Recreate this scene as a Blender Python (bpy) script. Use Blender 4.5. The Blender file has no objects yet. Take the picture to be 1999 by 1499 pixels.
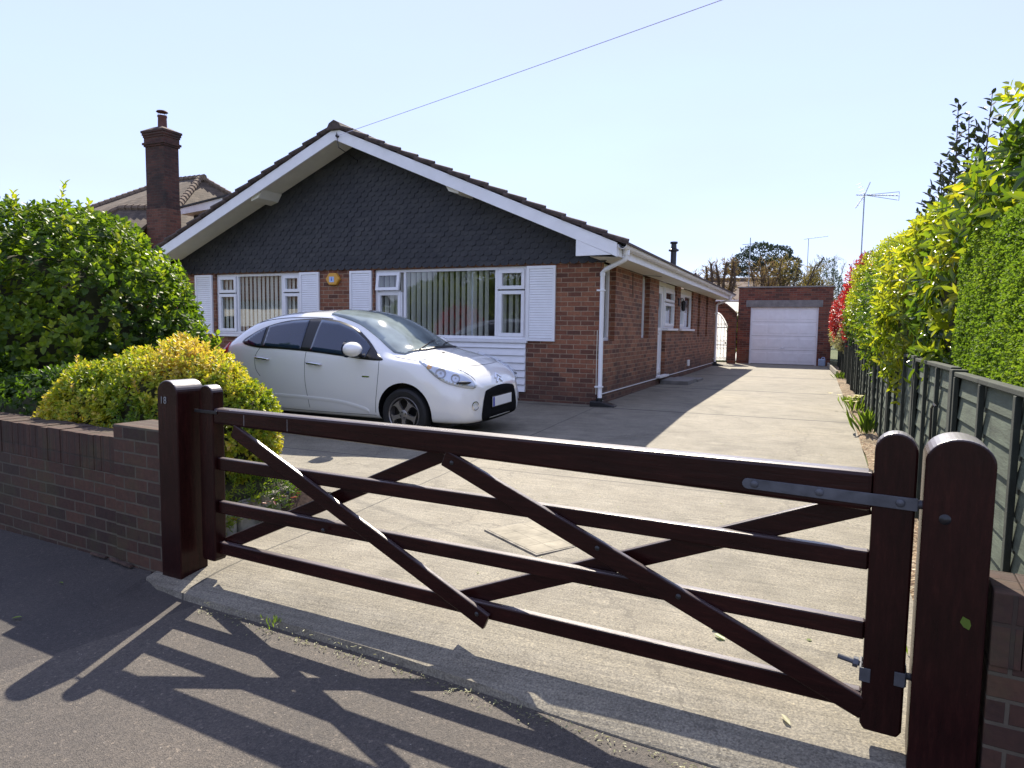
import bpy, bmesh, math, random
import numpy as np
from mathutils import Vector, Matrix
from mathutils.bvhtree import BVHTree
random.seed(5); rng = np.random.default_rng(11)
R = math.radians
S = bpy.context.scene
COL = S.collection

# ------------------------------------------------------------ camera, sky, sun, exposure
cam_d = bpy.data.cameras.new('camera'); cam = bpy.data.objects.new('camera', cam_d); COL.objects.link(cam)
cam_d.sensor_width = 36; cam_d.lens = 23.59; cam_d.clip_end = 3000; cam_d.clip_start = 0.05
_p, _y, _r = R(4.67), R(24.3), R(0.8)
_F = Vector((-math.sin(_y)*math.cos(_p), math.cos(_y)*math.cos(_p), -math.sin(_p)))
_R = Vector((math.cos(_y), math.sin(_y), 0)); _U = _R.cross(_F)
_R2 = _R*math.cos(_r) + _U*math.sin(_r); _U2 = -_R*math.sin(_r) + _U*math.cos(_r)
_m = Matrix((_R2, _U2, -_F)).transposed().to_4x4(); _m.translation = (0, 0, 1.5)
cam.matrix_world = _m
S.camera = cam

SUN_EL, SUN_AZ = R(46), R(-20.5)          # azimuth from +Y towards +X
world = bpy.data.worlds.new('World'); S.world = world; world.use_nodes = True
wn = world.node_tree
sky = wn.nodes.new('ShaderNodeTexSky'); sky.sky_type = 'NISHITA'; sky.sun_disc = False
sky.sun_elevation = SUN_EL; sky.sun_rotation = SUN_AZ
sky.air_density = 1.0; sky.dust_density = 0.05; sky.ozone_density = 2.0
_hz = wn.nodes.new('ShaderNodeMix'); _hz.data_type = 'RGBA'; _hz.inputs[0].default_value = 0.78; _hz.inputs[7].default_value = (2.42, 2.64, 4.1, 1)   # thin even high haze over the clear sky
_wc = wn.nodes.new('ShaderNodeTexCoord'); _wm = wn.nodes.new('ShaderNodeMapping'); _wm.inputs['Scale'].default_value = (1.2, 1.2, 4.0); wn.links.new(_wc.outputs['Generated'], _wm.inputs[0])
_wz = wn.nodes.new('ShaderNodeTexNoise'); _wz.inputs['Scale'].default_value = 1.6; _wz.inputs['Detail'].default_value = 6; wn.links.new(_wm.outputs[0], _wz.inputs['Vector'])
_wr = wn.nodes.new('ShaderNodeMapRange'); _wr.inputs[1].default_value = 0.3; _wr.inputs[2].default_value = 0.7; _wr.inputs[3].default_value = 0.72; _wr.inputs[4].default_value = 0.84   # the haze is not quite even
wn.links.new(_wz.outputs[0], _wr.inputs[0]); wn.links.new(_wr.outputs[0], _hz.inputs[0])
wn.links.new(sky.outputs[0], _hz.inputs[6]); wn.links.new(_hz.outputs[2], wn.nodes['Background'].inputs[0])
wn.nodes['Background'].inputs[1].default_value = 0.14
sl = bpy.data.lights.new('sun', 'SUN'); sl.energy = 4.6; sl.angle = R(0.5); sl.color = (1, 0.91, 0.76)
so = bpy.data.objects.new('sun', sl); COL.objects.link(so)
sd = Vector((math.sin(SUN_AZ)*math.cos(SUN_EL), math.cos(SUN_AZ)*math.cos(SUN_EL), math.sin(SUN_EL)))
so.rotation_euler = sd.to_track_quat('Z', 'Y').to_euler(); so.location = sd*60
S.view_settings.view_transform = 'Standard'; S.view_settings.look = 'None'
S.view_settings.exposure = 1.1; S.view_settings.gamma = 1
S.cycles.max_bounces = 8; S.cycles.transparent_max_bounces = 12

# ------------------------------------------------------------ helpers
def link(o, parent=None):
    COL.objects.link(o)
    if parent is not None: o.parent = parent
    return o
def tag(o, label=None, cat=None, group=None, kind=None):
    if label: o['label'] = label
    if cat: o['category'] = cat
    if group: o['group'] = group
    if kind: o['kind'] = kind
    return o
def thing(name, label, cat, loc=(0, 0, 0), rz=0, group=None):
    o = bpy.data.objects.new(name, None); o.empty_display_size = 0.2; link(o)
    o.location = loc; o.rotation_euler = (0, 0, rz)
    return tag(o, label, cat, group)
def dup(root, loc, rz=0, label=None):
    r = root.copy(); COL.objects.link(r); r.location = loc; r.rotation_euler = (0, 0, rz)
    if label: r['label'] = label
    for ch in list(root.children):
        c = ch.copy(); COL.objects.link(c); c.parent = r
        for g in list(ch.children):
            d = g.copy(); COL.objects.link(d); d.parent = c
    return r
class MB:
    def __init__(s): s.v = []; s.f = []; s.mi = []
    def add(s, vs, fs, mi=0):
        b = len(s.v); s.v += [tuple(v) for v in vs]; s.f += [tuple(i+b for i in f) for f in fs]; s.mi += [mi]*len(fs); return s
    def hexa(s, p, mi=0):   # 8 pts: bottom ring 0-3, top ring 4-7
        return s.add(p, [(3,2,1,0),(4,5,6,7),(0,1,5,4),(1,2,6,5),(2,3,7,6),(3,0,4,7)], mi)
    def box(s, x0, x1, y0, y1, z0, z1, mi=0):
        return s.hexa([(x0,y0,z0),(x1,y0,z0),(x1,y1,z0),(x0,y1,z0),(x0,y0,z1),(x1,y0,z1),(x1,y1,z1),(x0,y1,z1)], mi)
    def obox(s, o, a, b, c, mi=0):
        o, a, b, c = map(Vector, (o, a, b, c))
        return s.hexa([o, o+a, o+a+b, o+b, o+c, o+a+c, o+a+b+c, o+b+c], mi)
    def bar(s, p0, p1, w, h, up=(0,0,1), mi=0):
        p0, p1, up = Vector(p0), Vector(p1), Vector(up); d = (p1-p0)
        sd = d.cross(up).normalized(); u = sd.cross(d).normalized()
        return s.obox(p0 - sd*w/2 - u*h/2, d, sd*w, u*h, mi)
    def prism(s, pts, ext, mi=0):
        n = len(pts); e = Vector(ext); a = [Vector(p) for p in pts]; b = [p+e for p in a]
        return s.add(a+b, [tuple(range(n))[::-1], tuple(range(n, 2*n))] + [(i, (i+1) % n, n+(i+1) % n, n+i) for i in range(n)], mi)
    def tube(s, path, r, seg=8, mi=0, cap=True):
        path = [Vector(p) for p in path]; n = len(path); rs = r if hasattr(r, '__len__') else [r]*n
        prev = None; base = len(s.v)
        for i, p in enumerate(path):
            t = (path[min(i+1, n-1)] - path[max(i-1, 0)]).normalized()
            a = Vector((0,0,1)) if abs(t.z) < 0.9 else Vector((1,0,0))
            if prev is None: x = t.cross(a).normalized()
            else: x = (prev - t*prev.dot(t)).normalized()
            prev = x; y = t.cross(x)
            for k in range(seg):
                an = 2*math.pi*k/seg; s.v.append(tuple(p + (x*math.cos(an) + y*math.sin(an))*rs[i]))
        for i in range(n-1):
            for k in range(seg):
                a = base+i*seg+k; b = base+i*seg+(k+1) % seg
                s.f.append((a, b, b+seg, a+seg)); s.mi.append(mi)
        if cap:
            s.f.append(tuple(base+k for k in range(seg))[::-1]); s.f.append(tuple(base+(n-1)*seg+k for k in range(seg))); s.mi += [mi]*2
        return s
    def lathe(s, prof, c=(0,0,0), axis=(0,0,1), seg=24, mi=0):
        c = Vector(c); ax = Vector(axis).normalized(); a = Vector((1,0,0)) if abs(ax.x) < 0.9 else Vector((0,1,0))
        x = ax.cross(a).normalized(); y = ax.cross(x); base = len(s.v); n = len(prof)
        for (r, h) in prof:
            for k in range(seg):
                an = 2*math.pi*k/seg; s.v.append(tuple(c + ax*h + (x*math.cos(an)+y*math.sin(an))*r))
        for i in range(n-1):
            for k in range(seg):
                p = base+i*seg+k; q = base+i*seg+(k+1) % seg; s.f.append((p, q, q+seg, p+seg)); s.mi.append(mi)
        return s
    def mesh(s, name):
        me = bpy.data.meshes.new(name); me.from_pydata(s.v, [], s.f); me.polygons.foreach_set('material_index', s.mi)
        bm = bmesh.new(); bm.from_mesh(me); bmesh.ops.recalc_face_normals(bm, faces=bm.faces); bm.to_mesh(me); bm.free()
        return me
    def build(s, name, mats, parent=None, smooth=False, bevel=0, bseg=2, label=None):
        me = s.mesh(name)
        for m in (mats if isinstance(mats, (list, tuple)) else [mats]): me.materials.append(m)
        o = bpy.data.objects.new(name, me); link(o, parent)
        if smooth:
            me.polygons.foreach_set('use_smooth', [True]*len(me.polygons))
            me.set_sharp_from_angle(angle=R(40))
        if bevel:
            b = o.modifiers.new('bevel', 'BEVEL'); b.width = bevel; b.segments = bseg; b.limit_method = 'ANGLE'; b.angle_limit = R(40)
        if label: o['label'] = label
        return o
def wall_mesh(us, zs, holes, fn, th, skip=None):
    """a wall of thickness th with rectangular openings; fn(u, z, d) -> point"""
    us = sorted(set(us + [h[0] for h in holes] + [h[1] for h in holes])); zs = sorted(set(zs + [h[2] for h in holes] + [h[3] for h in holes]))
    solid = lambda i, j: 0 <= i < len(us)-1 and 0 <= j < len(zs)-1 and not any(h[0]-1e-6 <= us[i] and us[i+1] <= h[1]+1e-6 and h[2]-1e-6 <= zs[j] and zs[j+1] <= h[3]+1e-6 for h in holes)
    m = MB()
    def q(*p): m.add(p, [(0,1,2,3)])
    for i in range(len(us)-1):
        for j in range(len(zs)-1):
            if not solid(i, j): continue
            a, b, c, d = us[i], us[i+1], zs[j], zs[j+1]
            q(fn(a,c,0), fn(b,c,0), fn(b,d,0), fn(a,d,0)); q(fn(a,c,th), fn(a,d,th), fn(b,d,th), fn(b,c,th))
            if not solid(i-1, j): q(fn(a,c,0), fn(a,d,0), fn(a,d,th), fn(a,c,th))
            if not solid(i+1, j): q(fn(b,c,0), fn(b,c,th), fn(b,d,th), fn(b,d,0))
            if not solid(i, j-1): q(fn(a,c,0), fn(a,c,th), fn(b,c,th), fn(b,c,0))
            if not solid(i, j+1): q(fn(a,d,0), fn(b,d,0), fn(b,d,th), fn(a,d,th))
    # weld
    key = {}; nv = []; mp = []
    for v in m.v:
        k = tuple(round(c, 4) for c in v)
        if k not in key: key[k] = len(nv); nv.append(v)
        mp.append(key[k])
    m.v = nv; m.f = [tuple(mp[i] for i in f) for f in m.f]
    return m

# ------------------------------------------------------------ materials
def mat(name):
    m = bpy.data.materials.new(name); m.use_nodes = True; nt = m.node_tree
    b = nt.nodes['Principled BSDF']; return m, nt, b
def N(nt, t, **kw):
    n = nt.nodes.new(t)
    for k, v in kw.items():
        if k.startswith('_'): setattr(n, k[1:], v)
        else: n.inputs[k.replace('__', ' ')].default_value = v
    return n
def ramp(nt, fac, stops):
    r = nt.nodes.new('ShaderNodeValToRGB'); e = r.color_ramp.elements
    while len(e) < len(stops): e.new(0.5)
    for i, (p, c) in enumerate(stops): e[i].position = p; e[i].color = (*c, 1)
    nt.links.new(fac, r.inputs[0]); return r
def bump(nt, b, h, strength=0.4, dist=0.01):
    bp = N(nt, 'ShaderNodeBump', Strength=strength, Distance=dist); nt.links.new(h, bp.inputs['Height']); nt.links.new(bp.outputs[0], b.inputs['Normal']); return bp
def objco(nt, scale=(1,1,1)):
    tc = nt.nodes.new('ShaderNodeTexCoord'); mp = nt.nodes.new('ShaderNodeMapping'); mp.inputs['Scale'].default_value = scale
    nt.links.new(tc.outputs['Object'], mp.inputs[0]); return mp.outputs[0]
def noise(nt, co, scale, detail=4, rough=0.55):
    n = N(nt, 'ShaderNodeTexNoise', Scale=scale, Detail=detail, Roughness=rough); nt.links.new(co, n.inputs['Vector']); return n
def mix(nt, f, a, b, mode='MIX'):
    n = nt.nodes.new('ShaderNodeMix'); n.data_type = 'RGBA'; n.blend_type = mode
    for s, v in ((0, f), (6, a), (7, b)):
        if hasattr(v, 'is_output'): nt.links.new(v, n.inputs[s])
        else: n.inputs[s].default_value = v if s == 0 else (*v, 1)
    return n.outputs[2]
def plain(name, c, rough=0.5, var=0.12, nscale=8, metal=0, bmp=0.0, bscale=60, coat=0, spec=0.5, stretch=(1,1,1)):
    m, nt, b = mat(name); co = objco(nt, stretch)
    n = noise(nt, co, nscale); lo = tuple(x*(1-var) for x in c); hi = tuple(min(1, x*(1+var)) for x in c)
    r = ramp(nt, n.outputs[0], [(0.3, lo), (0.7, hi)]); nt.links.new(r.outputs[0], b.inputs['Base Color'])
    b.inputs['Roughness'].default_value = rough; b.inputs['Metallic'].default_value = metal; b.inputs['Coat Weight'].default_value = coat
    b.inputs['Specular IOR Level'].default_value = spec
    if bmp:
        n2 = noise(nt, co, bscale); bump(nt, b, n2.outputs[0], bmp, 0.004)
    return m
def brick(name, c1, c2, c3, mortar, dirt=0.25, dirtc=(0.05,0.045,0.03), soldier=False, mossy=0.0, damp=0.0):
    m, nt, b = mat(name); tc = nt.nodes.new('ShaderNodeTexCoord'); ge = nt.nodes.new('ShaderNodeNewGeometry')
    L = nt.links.new
    vt = nt.nodes.new('ShaderNodeVectorTransform'); vt.vector_type = 'NORMAL'; vt.convert_from = 'WORLD'; vt.convert_to = 'OBJECT'
    L(ge.outputs['True Normal'], vt.inputs[0])
    sn = nt.nodes.new('ShaderNodeSeparateXYZ'); L(vt.outputs[0], sn.inputs[0])
    sp = nt.nodes.new('ShaderNodeSeparateXYZ'); L(tc.outputs['Object'], sp.inputs[0])
    ab = N(nt, 'ShaderNodeMath', _operation='ABSOLUTE'); L(sn.outputs[1], ab.inputs[0])
    gt = N(nt, 'ShaderNodeMath', _operation='GREATER_THAN'); gt.inputs[1].default_value = 0.6; L(ab.outputs[0], gt.inputs[0])
    mx = nt.nodes.new('ShaderNodeMix'); mx.data_type = 'FLOAT'; L(gt.outputs[0], mx.inputs[0]); L(sp.outputs[1], mx.inputs[2]); L(sp.outputs[0], mx.inputs[3])
    az = N(nt, 'ShaderNodeMath', _operation='ABSOLUTE'); L(sn.outputs[2], az.inputs[0])
    g2 = N(nt, 'ShaderNodeMath', _operation='GREATER_THAN'); g2.inputs[1].default_value = 0.6; L(az.outputs[0], g2.inputs[0])
    mz = nt.nodes.new('ShaderNodeMix'); mz.data_type = 'FLOAT'; L(g2.outputs[0], mz.inputs[0]); L(sp.outputs[2], mz.inputs[2]); L(sp.outputs[1], mz.inputs[3])
    cb = nt.nodes.new('ShaderNodeCombineXYZ'); L(mx.outputs[0], cb.inputs[0]); L(mz.outputs[0], cb.inputs[1])
    bt = nt.nodes.new('ShaderNodeTexBrick'); bt.offset = 0.5; bt.squash = 1.0; bt.squash_frequency = 1
    if soldier: bt.offset = 0.0
    # a little waviness so courses are not ruled lines
    wv = noise(nt, cb.outputs[0], 6, 2); wv2 = N(nt, 'ShaderNodeVectorMath', _operation='SCALE'); L(wv.outputs['Color'], wv2.inputs[0]); wv2.inputs['Scale'].default_value = 0.008
    av = N(nt, 'ShaderNodeVectorMath', _operation='ADD'); L(cb.outputs[0], av.inputs[0]); L(wv2.outputs[0], av.inputs[1])
    L(av.outputs[0], bt.inputs['Vector'])
    bt.inputs['Scale'].default_value = 1; bt.inputs['Mortar Size'].default_value = 0.0065; bt.inputs['Mortar Smooth'].default_value = 0.25
    bt.inputs['Brick Width'].default_value = 0.075 if soldier else 0.225; bt.inputs['Row Height'].default_value = 0.225 if soldier else 0.075
    bt.inputs['Color1'].default_value = (0,0,0,1); bt.inputs['Color2'].default_value = (1,1,1,1); bt.inputs['Mortar'].default_value = (0.5,0.5,0.5,1)
    r = ramp(nt, bt.outputs['Color'], [(0.1, c1), (0.5, c2), (0.9, c3)])
    n1 = noise(nt, tc.outputs['Object'], 35, 5); r1 = ramp(nt, n1.outputs[0], [(0.3, (0.7,0.7,0.7)), (0.75, (1.25,1.2,1.15))])
    cm = mix(nt, 0.8, r.outputs[0], r1.outputs[0], 'MULTIPLY')
    n2 = noise(nt, tc.outputs['Object'], 12, 4); r2 = ramp(nt, n2.outputs[0], [(0.3, tuple(x*0.65 for x in mortar)), (0.7, mortar)])
    c = mix(nt, bt.outputs['Fac'], cm, r2.outputs[0])
    n3 = noise(nt, tc.outputs['Object'], 1.3, 5, 0.65); r3 = ramp(nt, n3.outputs[0], [(0.45, (0,0,0)), (0.72, (dirt,)*3)])
    c = mix(nt, r3.outputs[0], c, dirtc)
    if mossy:
        n4 = noise(nt, tc.outputs['Object'], 3.5, 6, 0.7); r4 = ramp(nt, n4.outputs[0], [(0.5, (0,0,0)), (0.68, (mossy,)*3)])
        c = mix(nt, r4.outputs[0], c, (0.07, 0.085, 0.025))
    if damp:   # damp, sooty stain on the lowest courses, with a ragged upper edge
        n5 = noise(nt, tc.outputs['Object'], 1.6, 5, 0.7); zz = N(nt, 'ShaderNodeMath', _operation='MULTIPLY_ADD'); L(n5.outputs[0], zz.inputs[0]); zz.inputs[1].default_value = -1.1; L(sp.outputs[2], zz.inputs[2])
        mr = N(nt, 'ShaderNodeMapRange'); L(zz.outputs[0], mr.inputs[0]); mr.inputs[1].default_value = damp-0.62; mr.inputs[2].default_value = damp-0.22; mr.inputs[3].default_value = 0.6; mr.inputs[4].default_value = 0.0
        c = mix(nt, mr.outputs[0], c, (0.045,0.032,0.030))
    L(c, b.inputs['Base Color']); b.inputs['Roughness'].default_value = 0.85
    inv = N(nt, 'ShaderNodeMath', _operation='SUBTRACT'); inv.inputs[0].default_value = 1; L(bt.outputs['Fac'], inv.inputs[1])
    ad = N(nt, 'ShaderNodeMath', _operation='MULTIPLY_ADD'); L(n1.outputs[0], ad.inputs[0]); ad.inputs[1].default_value = 0.5; L(inv.outputs[0], ad.inputs[2])
    bump(nt, b, ad.outputs[0], 0.7, 0.008)
    return m
def leafmat(name, stops, trans=0.4, rough=0.38, tcol=1.6, spec=0.5):
    m, nt, b = mat(name); L = nt.links.new
    at = nt.nodes.new('ShaderNodeAttribute'); at.attribute_name = 'rnd'
    r = ramp(nt, at.outputs['Fac'], stops); L(r.outputs[0], b.inputs['Base Color'])
    b.inputs['Roughness'].default_value = rough; b.inputs['Specular IOR Level'].default_value = spec
    tr = nt.nodes.new('ShaderNodeBsdfTranslucent')
    tm = mix(nt, 1.0, r.outputs[0], (tcol*1.05, tcol, tcol*0.45), 'MULTIPLY'); L(tm, tr.inputs['Color'])
    ms = nt.nodes.new('ShaderNodeMixShader'); ms.inputs[0].default_value = trans
    L(b.outputs[0], ms.inputs[1]); L(tr.outputs[0], ms.inputs[2]); L(ms.outputs[0], nt.nodes['Material Output'].inputs['Surface'])
    return m
def glass(name, tint=(0.85,0.9,0.9), refl=0.10):
    m, nt, b = mat(name); L = nt.links.new
    t = nt.nodes.new('ShaderNodeBsdfTransparent'); t.inputs[0].default_value = (*tint, 1)
    g = nt.nodes.new('ShaderNodeBsdfGlossy'); g.inputs['Roughness'].default_value = 0.01; g.inputs[0].default_value = (1,1,1,1)
    fr = N(nt, 'ShaderNodeFresnel', IOR=1.5); ad = N(nt, 'ShaderNodeMath', _operation='ADD'); L(fr.outputs[0], ad.inputs[0]); ad.inputs[1].default_value = refl
    n = noise(nt, objco(nt), 1.1, 2); bp = N(nt, 'ShaderNodeBump', Strength=0.04, Distance=0.05); L(n.outputs[0], bp.inputs['Height']); L(bp.outputs[0], g.inputs['Normal'])
    ge = nt.nodes.new('ShaderNodeNewGeometry'); nb = N(nt, 'ShaderNodeMath', _operation='SUBTRACT'); nb.inputs[0].default_value = 1; L(ge.outputs['Backfacing'], nb.inputs[1])
    fm = N(nt, 'ShaderNodeMath', _operation='MULTIPLY'); L(ad.outputs[0], fm.inputs[0]); L(nb.outputs[0], fm.inputs[1])   # only the outer face mirrors
    ms = nt.nodes.new('ShaderNodeMixShader'); L(fm.outputs[0], ms.inputs[0]); L(t.outputs[0], ms.inputs[1]); L(g.outputs[0], ms.inputs[2])
    L(ms.outputs[0], nt.nodes['Material Output'].inputs['Surface']); return m

MT = {}
MT['brick'] = brick('house_brick', (0.125,0.052,0.034), (0.235,0.088,0.048), (0.31,0.130,0.070), (0.42,0.30,0.20), 0.3, damp=0.55)
MT['brick_garage'] = brick('garage_brick', (0.10,0.034,0.026), (0.19,0.055,0.036), (0.24,0.085,0.05), (0.20,0.15,0.11), 0.5)
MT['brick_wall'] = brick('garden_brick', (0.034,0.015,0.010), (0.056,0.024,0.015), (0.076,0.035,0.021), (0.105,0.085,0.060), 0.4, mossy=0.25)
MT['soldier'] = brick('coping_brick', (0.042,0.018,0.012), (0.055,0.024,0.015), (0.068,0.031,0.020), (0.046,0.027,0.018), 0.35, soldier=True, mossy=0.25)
MT['brick_dark'] = brick('chimney_brick', (0.05,0.02,0.016), (0.075,0.028,0.02), (0.10,0.04,0.028), (0.08,0.065,0.05), 0.85, (0.016,0.014,0.013))
MT['brick_red'] = brick('chimney_base_brick', (0.085,0.034,0.024), (0.13,0.048,0.032), (0.17,0.066,0.042), (0.14,0.10,0.07), 0.4)
MT['upvc'] = plain('white_upvc', (0.87,0.87,0.88), 0.3, 0.03)
MT['white'] = plain('white_paint', (0.84,0.84,0.86), 0.45, 0.05, 5)
MT['cream'] = plain('cream_soffit_paint', (0.74,0.71,0.60), 0.6, 0.06, 4)
def slatemat():
    m, nt, b = mat('dark_hung_tile'); L = nt.links.new; co = objco(nt, (6.67, 1.0, 11.8)); v = N(nt, 'ShaderNodeTexVoronoi', Scale=1.0, Randomness=0.35); L(co, v.inputs['Vector'])
    r = ramp(nt, v.outputs['Color'], [(0.1, (0.019,0.020,0.024)), (0.5, (0.026,0.027,0.031)), (0.9, (0.037,0.037,0.040))]); c2 = objco(nt); n = noise(nt, c2, 1.2, 6, 0.7)
    r2 = ramp(nt, n.outputs[0], [(0.35, (0.75,0.76,0.8)), (0.65, (1.15,1.12,1.05)), (0.8, (1.5,1.45,1.25))]); L(mix(nt, 1.0, r.outputs[0], r2.outputs[0], 'MULTIPLY'), b.inputs['Base Color'])
    b.inputs['Roughness'].default_value = 0.6; n2 = noise(nt, c2, 60, 4); bump(nt, b, n2.outputs[0], 0.35, 0.004); return m
MT['slate'] = slatemat()
MT['rooftile'] = plain('brown_concrete_tile', (0.075,0.055,0.050), 0.85, 0.45, 12, bmp=0.5, bscale=50)
MT['oldtile'] = plain('weathered_clay_tile', (0.155,0.112,0.078), 0.9, 0.35, 14, bmp=0.4, bscale=40)
def paintwood(name, stretch, glare):
    m, nt, b = mat(name); L = nt.links.new; co = objco(nt); cs = objco(nt, stretch); g = noise(nt, cs, 9, 6, 0.7); big = noise(nt, co, 2.3, 4, 0.6); chip = noise(nt, co, 26, 5, 0.75)
    r = ramp(nt, g.outputs[0], [(0.3, (0.013,0.0034,0.0032)), (0.55, (0.022,0.0056,0.0050)), (0.75, (0.037,0.0100,0.0080))]); r2 = ramp(nt, big.outputs[0], [(0.35, (0.75,0.75,0.75)), (0.7, (1.3,1.25,1.2))])
    c = mix(nt, 1.0, r.outputs[0], r2.outputs[0], 'MULTIPLY'); r3 = ramp(nt, chip.outputs[0], [(0.73, (0,0,0)), (0.76, (0.6,0.6,0.6))]); c = mix(nt, r3.outputs[0], c, (0.075,0.045,0.035)); L(c, b.inputs['Base Color'])
    # glare of sun and sky painted as a paler colour on upward faces
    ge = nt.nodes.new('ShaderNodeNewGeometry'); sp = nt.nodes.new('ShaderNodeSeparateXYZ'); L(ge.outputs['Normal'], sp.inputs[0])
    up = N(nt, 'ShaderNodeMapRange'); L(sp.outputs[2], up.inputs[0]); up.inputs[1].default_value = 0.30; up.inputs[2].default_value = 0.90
    glare_fac = ramp(nt, big.outputs[0], [(0.25, (0.45,0.45,0.45)), (0.7, (1,1,1))]); um = N(nt, 'ShaderNodeMath', _operation='MULTIPLY'); L(up.outputs[0], um.inputs[0]); L(glare_fac.outputs[0], um.inputs[1])
    c = mix(nt, um.outputs[0], c, glare); L(c, b.inputs['Base Color'])
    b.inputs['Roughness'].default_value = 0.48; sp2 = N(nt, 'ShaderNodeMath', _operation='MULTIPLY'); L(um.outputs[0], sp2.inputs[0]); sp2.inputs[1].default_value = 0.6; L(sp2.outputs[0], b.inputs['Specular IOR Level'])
    b.inputs['Coat Weight'].default_value = 0.9; b.inputs['Coat Roughness'].default_value = 0.26; b.inputs['Coat IOR'].default_value = 1.33
    bp = bump(nt, b, g.outputs[0], 0.28, 0.004); L(bp.outputs[0], b.inputs['Coat Normal']); return m
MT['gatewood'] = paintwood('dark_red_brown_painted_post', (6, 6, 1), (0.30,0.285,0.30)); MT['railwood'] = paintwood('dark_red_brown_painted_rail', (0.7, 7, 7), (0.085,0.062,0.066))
MT['galv'] = plain('galvanised_steel', (0.35,0.37,0.40), 0.45, 0.2, 20, metal=0.8)
MT['dullsteel'] = plain('dull_grey_steel', (0.10,0.105,0.12), 0.55, 0.3, 14, metal=0.5, bmp=0.2)
MT['iron'] = plain('black_iron', (0.015,0.015,0.017), 0.4, 0.2)
MT['black'] = plain('black_plastic', (0.012,0.012,0.014), 0.35, 0.15)
MT['meshblack'] = plain('matt_black_grille', (0.008,0.008,0.009), 0.9, 0.2, spec=0.1)
MT['rubber'] = plain('tyre_rubber', (0.014,0.014,0.015), 0.75, 0.2)
MT['carpaint'] = plain('white_car_paint', (0.87,0.87,0.85), 0.22, 0.01, 2, coat=1.0)
MT['carglass'] = plain('dark_tinted_car_glass', (0.012,0.026,0.062), 0.03, 0.1, 2, spec=0.9)
MT['chrome'] = plain('chrome', (0.7,0.7,0.72), 0.12, 0.05, metal=1)
MT['alloy'] = plain('silver_alloy', (0.30,0.285,0.275), 0.38, 0.1, metal=0.7)
MT['redlens'] = plain('red_lens', (0.45,0.01,0.015), 0.12, 0.1)
MT['blue'] = plain('blue_strip', (0.02,0.05,0.4), 0.4, 0.1)
MT['plate'] = plain('plate_white', (0.85,0.85,0.85), 0.4, 0.02)
MT['yellow'] = plain('yellow_alarm_plastic', (0.70,0.36,0.05), 0.45, 0.1)
MT['signblue'] = plain('pale_blue_sign', (0.45,0.58,0.85), 0.5, 0.05)
MT['blind'] = plain('vertical_blind_fabric', (0.62,0.60,0.52), 0.9, 0.08, 3)
MT['net'] = plain('net_curtain', (0.66,0.68,0.72), 0.9, 0.06, 3)
MT['room'] = plain('room_plaster', (0.35,0.31,0.26), 0.9, 0.1)
MT['lintel'] = plain('concrete_lintel', (0.20,0.19,0.18), 0.9, 0.25, 6, bmp=0.4)
MT['stone'] = plain('pale_mossy_stone', (0.24,0.22,0.18), 0.95, 0.5, 9, bmp=0.9, bscale=18)
MT['soil'] = plain('dark_soil', (0.07,0.042,0.03), 1.0, 0.5, 20, bmp=1.0, bscale=40)
MT['bark'] = plain('brown_bark', (0.085,0.06,0.042), 0.95, 0.4, 10, bmp=0.6)
MT['twig'] = plain('grey_brown_twig', (0.12,0.09,0.07), 0.95, 0.35, 10)
MT['render'] = plain('white_render', (0.78,0.77,0.74), 0.8, 0.05)
MT['brownfence'] = plain('brown_fence_wood', (0.17,0.09,0.055), 0.85, 0.3, 10)
MT['glass'] = glass('window_glass', (0.95,0.97,0.97), 0.06)
MT['lens'] = glass('clear_lens', (0.93,0.95,0.97), 0.06)

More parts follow.
